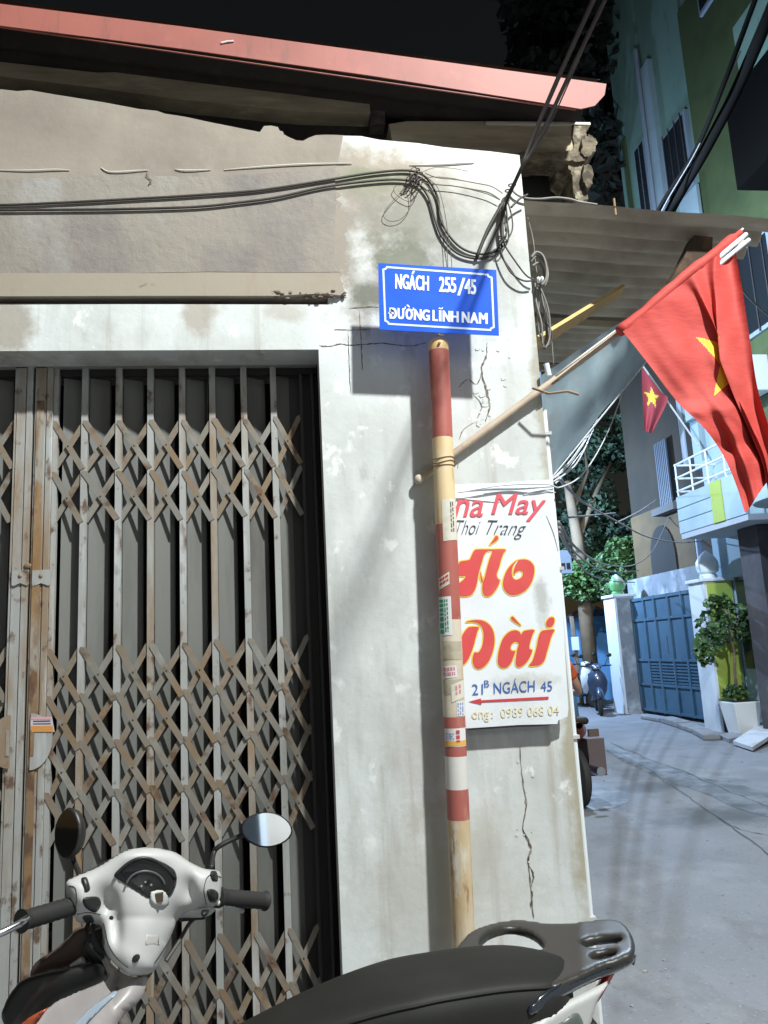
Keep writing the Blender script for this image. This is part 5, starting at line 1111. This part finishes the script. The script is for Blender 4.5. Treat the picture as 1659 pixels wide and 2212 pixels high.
def gate_pillar(name, x0, x1, y0, y1, h, front, side, label, knob):
    t = thing(name, label, 'gate pillar', ((x0+x1)/2, (y0+y1)/2, 0))
    mb = MB(); mb.box((x0+.012, y0+.012, 0), (x1, y1, h)); mb.build('shaft', side, t)
    mb = MB(); mb.box((x0+.06, y0, .42 if front is m_lime else .02), (x1-.02, y0+.010, h-.02)); mb.build('front_face', front, t)
    if front is m_lime:
        mb = MB(); mb.box((x0+.06, y0-.03, 0), (x1, y0+.010, .415)); mb.build('plinth', m_drk, t)
    mb = MB(); mb.box((x0-.03, y0-.03, h+.002), (x1+.03, y1+.03, h+.06)); mb.build('cap', side, t, bevel=.01)
    c = ((x0+x1)/2, (y0+y1)/2, h+.062); r = knob
    mb = MB(); mb.lathe(c, [(r*.75, 0), (r*.8, .05), (r*.62, .09), (r*.9, .12), (r*1.02, r*.5+.12), (r*.98, r*.95+.12), (r*.75, r*1.4+.12), (r*.4, r*1.75+.12), (r*.08, r*2.0+.12)], 20)
    mb.build('finial', mat('green_white_ball', (.66, .72, .74), .4, layers=(((.10, .26, .08), 1.6, .5, .56, (1, 1, .5), 2.),)), t, smooth=True)
gate_pillar('gate_pillar', 6.90, 7.42, 12.42, 12.95, 2.46, m_lime, m_wpt, 'lime green and white gate pillar beside the flower pot', .185)
gate_pillar('gate_pillar', 6.98, 7.45, 16.35, 16.95, 2.48, m_mot, m_wpt, 'mottled grey gate pillar left of the blue gate', .17)
mb = MB(); mb.box((6.80, 12.36, 1.42), (7.2, 12.418, 1.66)); o = mb.build('plaque', m_wpt); tag(o, 'small white box plaque on the lime green gate pillar', 'plaque')
bg_ = thing('metal_gate', 'dark blue sheet metal double gate between the two pillars', 'gate', (7.2, 14.6, 0))
gx, g0, g1, gz = 7.37, 12.97, 16.33, 2.42
mb = MB(); mb.box((gx, g0, .06), (gx+.02, g1, gz)); mb.build('sheet', m_gb, bg_)
ys = [g0, g0+.55, (g0+g1)/2-.55, (g0+g1)/2, (g0+g1)/2+.6, g1-.6, g1]
for y in ys:
    mb = MB(); mb.box((gx-.035, max(y-.03, g0), .06), (gx-.001, min(y+.03, g1), gz)); mb.build('upright', m_gb, bg_)
for z in (.1, .62, 1.12, 1.95, 2.38):
    mb = MB(); mb.box((gx-.03, g0+.002, z-.025), (gx-.002, g1-.002, z+.025)); mb.build('cross_bar', m_gb, bg_)
for k in range(7):
    z = .66+.06*k
    for (a, b) in ((ys[1]+.05, ys[3]-.05), (ys[3]+.05, ys[5]-.05)):
        mb = MB(); mb.box((gx-.02, a, z), (gx-.003, b, z+.03)); mb.build('louvre', m_gb, bg_)
mb = MB(); mb.tube([(gx-.06, ys[3]+.12, 1.25), (gx-.06, ys[3]+.12, 1.6)], .015, 6); mb.build('handle', m_chr, bg_)

# potted tree
def leaf_mass(name, parent, m, blobs, n, size, seed):
    r = random.Random(seed); mb = MB()
    for k in range(n):
        c, rr = blobs[r.randrange(len(blobs))]
        while True:
            v = Vector((r.uniform(-1, 1), r.uniform(-1, 1), r.uniform(-1, 1)))
            if .15 < v.length < 1: break
        v = v*(v.length**-.35)
        p = Vector(c)+Vector((v.x*rr[0], v.y*rr[1], v.z*rr[2]))
        d = Vector((r.gauss(0, 1), r.gauss(0, 1), r.gauss(-.2, .7))).normalized(); s = d.cross(Vector((r.gauss(0, 1), r.gauss(0, 1), r.gauss(0, 1)))).normalized()
        L = size*r.uniform(.6, 1.4); w = L*.32; nn = d.cross(s)*L*.10
        b = mb.add([p-d*L*.5, p+s*w+nn, p+d*L*.5, p-s*w+nn]); mb.face([b, b+1, b+2, b+3])
    o = mb.build(name, m, parent); return o
m_lf = mat('green_leaves', (.050, .105, .030), .5, layers=(((.085, .16, .04), 1.3, .45, .62, (1, 1, 1), 3.), ((.03, .07, .025), 2.2, .5, .65, (1, 1, 1), 3.))); m_lfd = mat('dark_leaves', (.030, .055, .030), .55, layers=(((.05, .085, .04), 1., .45, .65, (1, 1, 1), 3.),)); m_bark = mat('pale_bark', (.22, .17, .12), .9, layers=(((.13, .1, .07), 3., .45, .7),))
pot = thing('potted_tree', 'small tree in a white tapered pot before the lime pillar', 'potted tree', (7.0, 11.9, 0))
pc = Vector((6.98, 11.9, 0))
mb = MB(); a, b = .16, .23; mb.hexa([pc+Vector((x, y, 0)) for x, y in ((-a, -a), (a, -a), (a, a), (-a, a))]+[pc+Vector((x, y, .52)) for x, y in ((-b, -b), (b, -b), (b, b), (-b, b))]); mb.build('pot', mat('white_pot', (.74, .75, .74), .5), pot, bevel=.012)
mb = MB(); mb.box(pc+Vector((-.2, -.2, .522)), pc+Vector((.2, .2, .53))); mb.build('soil', mat('soil', (.03, .022, .016), 1.), pot)
mb = MB(); mb.tube([pc+Vector((0, 0, .5)), pc+Vector((-.03, 0, .9)), pc+Vector((.02, 0, 1.3)), pc+Vector((-.04, 0, 1.7))], .028, 7, r2=.018)
for d in ((-.4, .1, 1.9), (.25, 0, 2.0), (-.1, -.2, 2.05), (-.35, -.1, 1.65)): mb.tube([pc+Vector((-.02, 0, 1.45)), pc+Vector(d)*.9+Vector((0, 0, .1))], .014, 5, r2=.006)
mb.build('trunk', m_bark, pot, smooth='all')
leaf_mass('crown', pot, m_lf, [(pc+Vector((-.25, 0, 1.75)), (.30, .3, .22)), (pc+Vector((.12, 0, 1.85)), (.30, .3, .22)), (pc+Vector((-.42, -.1, 1.5)), (.22, .2, .2)), (pc+Vector((-.08, .1, 1.6)), (.35, .3, .2)), (pc+Vector((.28, 0, 1.6)), (.2, .2, .2)), (pc+Vector((-.5, 0, 1.3)), (.16, .16, .2)), (pc+Vector((-.15, 0, 2.08)), (.22, .2, .12))], 620, .13, 3)
leaf_mass('low_leaves', pot, m_lf, [(pc+Vector((-.05, 0, .66)), (.2, .2, .12))], 130, .10, 4)

# ================================================================== END OF THE LANE
m_bw = mat('sky_blue_paint', (.14, .34, .58), .8, obj=False, layers=(((.10, .27, .48), 1.2, .45, .7), ((.55, .62, .68), 1.6, .62, .68, (1, 1, 1), 5., .8)))
bw = thing('blue_wall', 'sky blue wall with peaked piers closing the lane', 'wall', (8, 22, 0))
def pk(px0, px1, ytop, ypeak, Y, parent=bw):
    p0, p1 = at(px0, 1500, Y).x, at(px1, 1500, Y).x; zt = at((px0+px1)/2, ytop, Y).z; zp = at((px0+px1)/2, ypeak, Y).z
    mb = MB(); mb.box((p0, Y, 0), (p1, Y+.5, zt)); o = mb.build('pier', m_bw, parent)
    mb = MB(); c = Vector(((p0+p1)/2, Y+.25, zp)); w = .08; q = [(p0-w, Y-w, zt+.002), (p1+w, Y-w, zt+.002), (p1+w, Y+.5+w, zt+.002), (p0-w, Y+.5+w, zt+.002)]
    b = mb.add(q+[c]); mb.face([b, b+3, b+2, b+1]); [mb.face([b+k, b+(k+1) % 4, b+4]) for k in range(4)]; mb.build('pier_cap', m_mot, o)
pk(1246, 1290, 1338, 1316, 21.5); pk(1296, 1334, 1330, 1306, 20.5)
mb = MB(); mb.box((at(1200, 1500, 22).x, 22.1, 0), (at(1420, 1500, 22).x, 22.3, 2.0)); mb.build('wall_face', m_bw, bw)
for (a, b, c, d, Y) in ((1274, 1366, 1292, 1400, 21.4), (1322, 1366, 1352, 1455, 19.6), (1234, 1376, 1252, 1404, 19.)):
    p, q = at(a, b, Y), at(c, d, Y); mb = MB(); mb.box((p.x, Y, q.z), (q.x, Y+.03, p.z)); o = mb.build('notice_board', m_wpt); tag(o, {1274: 'white notice on the left blue pier', 1322: 'large white sheet leaning by the mottled pillar', 1234: 'pale box on the utility pole side'}[a], 'notice')
up_ = thing('utility_pole', 'bluish concrete utility pole just right of the corner', 'utility pole', (4.5, 13, 0))
pb = at(1222, 1500, 13.); mb = MB(); mb.tube([(pb.x, 13, 0), (pb.x-.04, 13, 8.6)], .14, 12, r2=.10); mb.build('shaft', mat('pole_concrete', (.22, .25, .30), .85, layers=(((.15, .17, .2), 2., .45, .7),)), up_, smooth=True)
p = at(1217, 1215, 12.8); mb = MB(); mb.box((p.x-.1, 12.72, p.z-.2), (p.x+.12, 12.85, p.z+.2)); mbx = mb.build('meter_box', mat('blue_grey_box', (.24, .32, .46), .6), up_, bevel=.01)
for k in range(2):
    mb = MB(); mb.box((p.x-.07+.09*k, 12.705, p.z-.12), (p.x-.005+.09*k, 12.718, p.z-.02)); mb.build('meter_window', m_win, mbx)
# trees
tr = thing('street_tree', 'dark leafy tree with a pale slanting trunk behind the lane', 'tree', (6.2, 19, 0))
q = lambda a, b, Y: at(a, b, Y)
mb = MB(); mb.tube([Vector((q(1262, 1300, 19).x, 19, 0)), q(1258, 1250, 19), q(1248, 1165, 19), q(1236, 1100, 19), q(1226, 1040, 19)], .20, 10, r2=.11); mb.tube([q(1248, 1165, 19), q(1290, 1060, 19.3), q(1320, 1000, 19.6)], .09, 7, r2=.04); mb.tube([q(1236, 1100, 19), q(1270, 1020, 19.4), q(1262, 960, 19.4)], .08, 7, r2=.03); mb.build('trunk', mat('tan_bark', (.20, .14, .085), .9, layers=(((.11, .08, .05), 2., .45, .7),)), tr, smooth='all')
bl = []
r_ = random.Random(5)
for k in range(40):
    a, b = r_.uniform(1190, 1470), r_.uniform(900, 1240); Y = r_.uniform(19.4, 22); c = at(a, b, Y); s = r_.uniform(.5, 1.0); bl.append((c, (s, s, s*.7)))
leaf_mass('crown', tr, m_lfd, bl, 17000, .17, 11)
bs = thing('garden_bush', 'bright green bush spilling over the blue wall and mottled pillar', 'bush', (8.2, 18.5, 0)); bl = []
for k in range(26):
    a = r_.gauss(1368, 34); b = r_.uniform(1180, 1305)+abs(a-1368)*.3; c = at(a, b, r_.uniform(17.6, 18.8)); s = r_.uniform(.28, .5); bl.append((c, (s, s, s*.8)))
leaf_mass('foliage', bs, m_lf, bl, 8500, .15, 12)
mb = MB(); mb.tube([(8.1, 18.3, 0), (8.15, 18.3, 1.8), (8.0, 18.2, 3.0)], .05, 6); mb.tube([(8.1, 18.3, 1.4), (8.5, 18.2, 2.6)], .035, 6); mb.build('stem', m_bark, bs)
b2 = thing('garden_bush', 'lower dull green bush left of the bright bush', 'bush', (7, 19, 0)); bl = []
for k in range(16):
    c = at(r_.uniform(1236, 1330), r_.uniform(1200, 1280), r_.uniform(18.6, 19.6)); s = r_.uniform(.3, .5); bl.append((c, (s, s, s*.8)))
leaf_mass('foliage', b2, m_lf, bl, 5500, .15, 13)
mb = MB(); mb.tube([(7.1, 19.2, 0), (7.0, 19.1, 2.2)], .06, 6); mb.build('stem', m_bark, b2)
dt = thing('night_tree', 'black unlit tree crown rising behind the corner house roof', 'tree', (4.2, 13, 0)); bl = []
for k in range(30):
    b = r_.uniform(-80, 440); a = r_.uniform(1110, 1392+(90*max(0, 1-abs(b-170)/170))-40); c = at(a, b, r_.uniform(14.5, 16.5)); s = r_.uniform(.5, .8); bl.append((c, (s, s, s*1.3)))
leaf_mass('crown', dt, mat('night_leaves', (.010, .012, .008), .8), bl, 5000, .34, 21)  # near-black leaf colour stands in for the crown's night shade
mb = MB(); mb.tube([Vector((4.0, 15.5, 0)), Vector((4.1, 15.5, 5)), at(1250, 300, 15.5)], .22, 9, r2=.1); mb.build('trunk', m_bark, dt)
# brown house behind with a barred window and a small red canopy
bh = thing('brown_house', 'dim brown house with a barred window behind the trees', 'house', (12, 24, 0))
mb = MB(); mb.box((7.9, 13.46, 0), (12, 17.0, 8.18)); mb.build('wall', mat('brown_wall', (.036, .027, .016), .9, obj=False, layers=(((.02, .016, .011), .8, .45, .7),)), bh)
w0 = atx(1424, 960, 7.9); w1 = atx(1462, 1085, 7.9)
mb = MB(); mb.box((7.84, w1.y, w1.z), (7.897, w0.y, w0.z)); w = mb.build('window', m_win, bh)
for k in range(7):
    mb = MB(); y = lerp(w1.y, w0.y, k/6); mb.box((7.78, y-.02, w1.z), (7.82, y+.02, w0.z)); mb.build('window_bar', mat('bar_blue', (.08, .1, .13), .6), w)
mb = MB(); mb.box((7.6, w1.y-.4, w1.z-.2), (7.897, w0.y+.1, w1.z-.06)); mb.build('ledge', mat('ledge_grey', (.12, .12, .12), .9), bh)
mb = MB(); mb.box((7.82, 14.2, 2.5), (7.897, 16.9, 4.3)); mb.build('ochre_band', mat('ochre_wall', (.12, .075, .03), .85, obj=False, layers=(((.07, .048, .022), 1.2, .45, .7),)), bh)
c = Vector((7.815, 15.5, 3.2)); mb = MB(); mb.prism([c+Vector((0, .55*math.cos(a), .7*math.sin(a))) for a in [math.pi*k/14 for k in range(15)]]+[c+Vector((0, -.55, -.7)), c+Vector((0, .55, -.7))], (-.03, 0, 0)); mb.build('arch', m_dark, bh)
cn = thing('red_canopy', 'rusty red canopy over the yard behind the blue gate', 'canopy', (9, 18, 3)); mb = MB()
mb.prism([at(1452, 1200, 17.), at(1556, 1176, 15.2), at(1558, 1192, 15.2), at(1480, 1216, 16.8), at(1455, 1226, 17)], (.3, .5, .05)); mb.build('roof', mat('red_tin', (.20, .06, .045), .7), cn)
mb = MB(); mb.box((7.75, 13.3, 0), (7.88, 17.3, 2.9)); o = mb.build('garden_wall', m_mot); tag(o, 'grey cement wall rising behind the blue gate', 'wall')
# small flag on its stick
sf = thing('small_flag', 'small red yellow star flag hanging on a slim stick far behind', 'flag', (6, 12, 5)); YF2 = 12.6
mb = MB(); mb.tube([at(1508, 962, 12.4), at(1432, 852, 12.8), at(1385, 785, 13.0)], .016, 6); mb.build('stick', mat('grey_stick', (.42, .42, .40), .6), sf)
mb = MB(); G2 = []; n1, n2 = 26, 40
e0, e1 = [Vector(v+(0,)) for v in ((1386, 792), (1388, 860), (1392, 930))], [Vector(v+(0,)) for v in ((1432, 852), (1442, 866), (1408, 936))]
E0, E1 = catmull(e0, 10), catmull(e1, 10)
def sfp(u, v): 
    a, b = samp(E0, v), samp(E1, v); p = a*(1-u)+b*u; return at(p.x, p.y, YF2+.05*math.sin(9*u)*v)
star2 = [(.38+(.34 if k % 2 == 0 else .14)*math.cos(math.pi/2+k*math.pi/5), .46+(.20 if k % 2 == 0 else .08)*-math.sin(math.pi/2+k*math.pi/5)) for k in range(10)]
for i in range(n1+1): G2.append(mb.add([sfp(i/n1, j/n2) for j in range(n2+1)]))
for i in range(n1):
    for j in range(n2):
        mb.cur = 1 if inside(((i+.5)/n1, (j+.5)/n2), star2) else 0; mb.face([G2[i]+j, G2[i+1]+j, G2[i+1]+j+1, G2[i]+j+1])
mb.build('cloth', [mat('dim_red_cloth', (.26, .028, .04), .7), mat('dim_yellow_star', (.55, .42, .04), .7)], sf, smooth='all')

# ================================================================== PARKED SCOOTERS, RIDER
def far_scooter(loc, rz, body, label, trim):
    t = thing('parked_scooter', label, 'scooter', loc, 'scooters parked at the end of the lane'); base = Vector(loc); Rm = Matrix.Rotation(rz, 3, 'Z')
    P = lambda x, y, z: base+Rm @ Vector((x, y, z))                     # front looks along -y before turning
    V = lambda x, y, z: Rm @ Vector((x, y, z))
    wheel(P(0, -.62, .24), .24, V(1, 0, 0), 'wheel', t); wheel(P(0, .62, .24), .24, V(1, 0, 0), 'wheel', t)
    def shell(sec, nm, m):
        mb = MB(); rows = []
        for (y, z, w, h) in sec: rows.append([P(w*math.cos(a), y, z+h*math.sin(a)) for a in [2*math.pi*k/14 for k in range(15)]])
        mb.grid(rows); e = mb.add(rows[0][:-1]); mb.face([e+i for i in range(14)]); e = mb.add(rows[-1][:-1]); mb.face([e+i for i in range(14)]); mb.build(nm, m, t, smooth='all')
    mb = MB(); mb.tube([P(0, -.62+.29*math.cos(a), .24+.29*math.sin(a)) for a in [rad(20+13*k) for k in range(11)]], .075, 8); mb.build('front_fender', body, t, smooth='all')
    mb = MB(); rows = []
    for (z, w, y, d) in ((.34, .10, -.40, .06), (.50, .19, -.44, .09), (.70, .22, -.46, .11), (.86, .17, -.44, .10), (.95, .10, -.40, .08)): rows.append([P(w*math.cos(a), y-d*math.sin(a), z) for a in [math.pi*k/10 for k in range(11)]])
    mb.grid(rows); mb.build('front_apron', body, t, smooth='all')
    shell([(-.52, 1.0, .03, .02), (-.50, 1.0, .10, .055), (-.40, 1.02, .13, .07), (-.30, 1.02, .10, .05), (-.26, 1.02, .03, .02)], 'handlebar_cover', body)
    mb = MB(); mb.ball(P(0, -.52, 1.0), .06, 12, (1.3, .6, .8)); mb.build('headlight', trim, t, smooth='all')
    mb = MB(); mb.tube([P(-.33, -.30, 1.03), P(-.12, -.38, 1.03), P(.12, -.38, 1.03), P(.33, -.30, 1.03)], .017, 7); mb.build('handlebar', m_bp, t, smooth=True)
    for s in (-1, 1):
        mb = MB(); mb.tube([P(.2*s, -.36, 1.04), P(.27*s, -.36, 1.22)], .008, 5); mb.ball(P(.30*s, -.36, 1.25), .055, 10, (1.2, .35, .8)); mb.build('mirror', m_bp, t, smooth='all')
    shell([(.02, .55, .08, .12), (.15, .58, .15, .17), (.45, .62, .17, .15), (.75, .68, .10, .08), (.9, .72, .03, .03)], 'body', body)
    shell([(.0, .74, .05, .02), (.08, .77, .13, .045), (.4, .80, .15, .05), (.7, .81, .13, .045), (.78, .80, .04, .02)], 'seat', m_seat)
    mb = MB(); mb.hexa([P(-.15, -.38, .26), P(.15, -.38, .26), P(.15, .05, .26), P(-.15, .05, .26), P(-.15, -.38, .31), P(.15, -.38, .31), P(.15, .05, .31), P(-.15, .05, .31)]); mb.build('footboard', m_bp, t)
    return t
ps = atz(1318, 1545, 0)
far_scooter((ps.x, ps.y+.6, 0), rad(-18), mat('dark_blue_paint', (.035, .055, .11), .3, coat=.4), 'dark blue scooter facing the lane beside the mottled pillar', m_chr)
ps = atz(1272, 1530, 0)
far_scooter((ps.x, ps.y+.6, 0), rad(14), mat('white_bodywork', (.62, .64, .66), .3, coat=.3), 'white scooter standing left of the dark blue scooter', m_win)
# rider passing behind the corner
rb = Vector((2.74, 8.3, 0)); mo = thing('motorbike', 'motorbike half hidden behind the pillar corner, ridden up the lane', 'motorbike', rb)
wheel(rb+Vector((0, .62, .28)), .28, (1, 0, 0), 'wheel', mo); wheel(rb+Vector((0, -.60, .28)), .28, (1, 0, 0), 'wheel', mo)
m_mb = mat('red_bodywork', (.30, .05, .02), .3, coat=.3)
mb = MB(); rows = []
for (y, z, w, h) in ((-.75, .78, .04, .03), (-.6, .72, .13, .09), (-.3, .62, .15, .14), (.1, .52, .13, .13), (.4, .55, .10, .14), (.5, .6, .05, .05)): rows.append([rb+Vector((w*math.cos(a), y, z+h*math.sin(a))) for a in [2*math.pi*k/14 for k in range(15)]])
mb.grid(rows); mb.build('body', m_mb, mo, smooth='all')
mb = MB(); mb.box(rb+Vector((-.13, -.7, .78)), rb+Vector((.13, .1, .85))); mb.build('seat', m_seat, mo, bevel=.03, bseg=3)
mb = MB(); mb.tube([rb+Vector(v) for v in ((-.34, .42, 1.02), (-.1, .55, 1.0), (.1, .55, 1.0), (.34, .42, 1.02))], .015, 7); mb.build('handlebar', m_bp, mo, smooth=True)
mb = MB(); mb.tube([rb+Vector((0, .5, .98)), rb+Vector((0, .62, .28))], .03, 7); mb.build('fork', m_bp, mo); mb = MB(); mb.box(rb+Vector((.06, -.84, .68)), rb+Vector((.16, -.80, .75))); mb.build('tail_lamp', m_cowl, mo); mb = MB(); mb.tube([rb+Vector((.15, .1, .3)), rb+Vector((.18, -.75, .34))], .045, 9); mb.build('exhaust', m_chr, mo, smooth=True)
def skin(name, m, parent, pts, edges, root=0):
    me = bpy.data.meshes.new(name); off = local(parent); c = off
    me.from_pydata([Vector(p[:3])+rb-c for p in pts], edges, []); me.materials.append(m)
    o = bpy.data.objects.new(name, me); COL.objects.link(o); o.parent = parent
    sm_ = o.modifiers.new('skin', 'SKIN'); sm_.use_smooth_shade = True
    sv = me.skin_vertices[0].data
    for i, p in enumerate(pts): sv[i].radius = (p[3], p[4] if len(p) > 4 else p[3]); sv[i].use_root = (i == root)
    su = o.modifiers.new('subdivision', 'SUBSURF'); su.levels = su.render_levels = 2; return o
per = thing('person', 'person in an orange shirt, blue jeans and orange helmet riding past', 'person', rb)
mskin = mat('skin', (.52, .28, .18), .55)
pts = [(0, -.12, .90, .15, .12), (0, -.10, 1.08, .145, .10), (0, -.04, 1.26, .165, .10), (0, 0, 1.37, .08, .07), (0, .02, 1.45, .055, .055), (0, .05, 1.55, .085, .095), (0, .055, 1.63, .075, .085)]
edges = [(0, 1), (1, 2), (2, 3), (3, 4), (4, 5), (5, 6)]
for s in (-1, 1):
    b = len(pts); pts += [(.19*s, -.02, 1.33, .062), (.31*s, .06, 1.12, .046), (.37*s, .17, 1.03, .042), (.35*s, .34, 1.03, .030), (.33*s, .42, 1.03, .034)]
    edges += [(2, b), (b, b+1), (b+1, b+2), (b+2, b+3), (b+3, b+4)]
    b = len(pts); pts += [(.11*s, -.06, .88, .095), (.17*s, .22, .82, .082), (.19*s, .34, .72, .066), (.17*s, .22, .45, .052), (.16*s, .14, .34, .040), (.16*s, .26, .31, .040)]
    edges += [(0, b), (b, b+1), (b+1, b+2), (b+2, b+3), (b+3, b+4), (b+4, b+5)]
skin('body', mskin, per, pts, edges)
pts = [(0, -.12, .88, .17, .14), (0, -.10, 1.08, .165, .12), (0, -.04, 1.27, .185, .12), (0, -.01, 1.36, .10, .09)]; edges = [(0, 1), (1, 2), (2, 3)]
for s in (-1, 1):
    b = len(pts); pts += [(.19*s, -.02, 1.33, .082), (.27*s, .03, 1.19, .072)]; edges += [(2, b), (b, b+1)]
skin('shirt', mat('orange_shirt', (.62, .11, .03), .8), per, pts, edges)
pts = [(0, -.13, .86, .165, .13)]; edges = []
for s in (-1, 1):
    b = len(pts); pts += [(.11*s, -.06, .87, .115), (.17*s, .22, .82, .10), (.19*s, .345, .72, .084), (.17*s, .22, .45, .070), (.16*s, .15, .36, .062)]; edges += [(0, b), (b, b+1), (b+1, b+2), (b+2, b+3), (b+3, b+4)]
skin('jeans', mat('blue_jeans', (.06, .13, .22), .85, layers=(((.09, .18, .28), 6., .45, .7),)), per, pts, edges)
mb = MB(); mb.ball(rb+Vector((0, .055, 1.64)), .135, 18, (1, 1.12, .95)); mb.build('helmet', mat('orange_helmet', (.62, .12, .03), .3, coat=.5), per, smooth='all')
cx = thing('carton', 'brown carton carried low beside the rider', 'box', rb+Vector((.2, -.3, .4))); mb = MB(); q0 = rb+Vector((.16, -.50, .26)); mb.box(q0, q0+Vector((.18, .30, .36))); mb.build('box', mat('brown_card', (.12, .09, .09), .85), cx, bevel=.005)

# ================================================================== BEHIND THE CAMERA: the lamp posts and the house seen in the mirrors
def lamp_post(head, foot, label, col, hr=.085):
    t = thing('street_lamp', label, 'street lamp', foot); f = Vector(foot); h = Vector(head)+Vector((0, 0, .15))
    mb = MB(); mb.tube([f, f+Vector((0, 0, h.z*.6)), f+Vector((0, 0, h.z-.2)), f.lerp(Vector((h.x, h.y, f.z)), .4)+Vector((0, 0, h.z+.05)), h+Vector((0, 0, .05))], .06, 10, r2=.035); mb.build('post', mat('lamp_post_grey', (.25, .26, .27), .6), t, smooth=True)
    mb = MB(); mb.lathe(h-Vector((0, 0, .02)), [(hr, 0), (hr, .02), (hr*.8, .07), (.05, .10)], 16); mb.build('lamp_head', mat('lamp_head_grey', (.3, .3, .3), .5), t, smooth=True)
    mb = MB(); mb.lathe(h-Vector((0, 0, .03)), [(.08, 0), (.08, .008)], 16); mb.build('lens', emit('lamp_lens', col, 12.), t)
lamp_post(LAMP, (4.6, -1.6, 0), 'grey street lamp lighting the corner house, behind the viewer', (1, .96, .9)); 
lamp_post(LANE[0][0], (1.6, 9.0, 0), 'first street lamp with cool light over the lane, hidden by the awning', (.6, .75, 1.), .15); lamp_post(LANE[1][0], (3.2, 17.8, 0), 'second street lamp at the far end of the lane', (.6, .75, 1.))
oh = thing('opposite_house', 'plain grey house across the street, seen only in the mirrors', 'house', (0, -6, 0))
mb = MB(); mb.box((-7, -7, 0), (9, -5.2, 6.5)); mb.build('wall', mat('grey_wall', (.36, .35, .33), .85, obj=False, layers=(((.28, .27, .25), 1., .45, .7),)), oh)
for x in (-3.5, -1.2, .40, 5.2):
    mb = MB(); mb.box((x, -5.19, 2.9), (x+1.2, -5.12, 4.4)); w = mb.build('window', m_frm, oh); mb = MB(); mb.box((x+.08, -5.115, 2.98), (x+1.12, -5.10, 4.32)); mb.build('pane', m_win, w)
mb = MB(); mb.box((.6, -5.19, 0), (3.0, -5.12, 2.5)); mb.build('door', m_gb, oh)

nh = thing('neighbour_house', 'plain dim house next behind the corner house on the left of the lane', 'house', (-1.5, 12, 0))
mb = MB(); mb.box((-5, 8.3, 0), (.98, 21, 7)); mb.build('wall', mat('dim_wall', (.22, .20, .17), .9, obj=False, layers=(((.15, .13, .11), .8, .45, .7),)), nh)
for y in (9.5, 12.5, 15.5, 18.5):
    mb = MB(); mb.box((.983, y, 3.6), (1.03, y+1.1, 5.0)); w = mb.build('window', m_frm, nh); mb = MB(); mb.box((1.032, y+.08, 3.68), (1.04, y+1.02, 4.92)); mb.build('pane', m_win, w)
    mb = MB(); mb.box((.983, y-.2, 0), (1.02, y+.8, 2.2)); mb.build('door', m_drk, nh)
eh = thing('end_house', 'dim house closing the left end of the lane', 'house', (-1, 27, 0))
mb = MB(); mb.box((-7, 25, 0), (4.1, 31, 8)); mb.build('wall', mat('end_wall', (.16, .15, .14), .9, obj=False, layers=(((.1, .1, .09), .8, .45, .7),)), eh)
for x in (-1, 1.6):
    mb = MB(); mb.box((x, 24.93, 3.4), (x+1.2, 24.997, 4.9)); w = mb.build('window', m_frm, eh); mb = MB(); mb.box((x+.08, 24.92, 3.48), (x+1.12, 24.928, 4.82)); mb.build('pane', m_win, w)
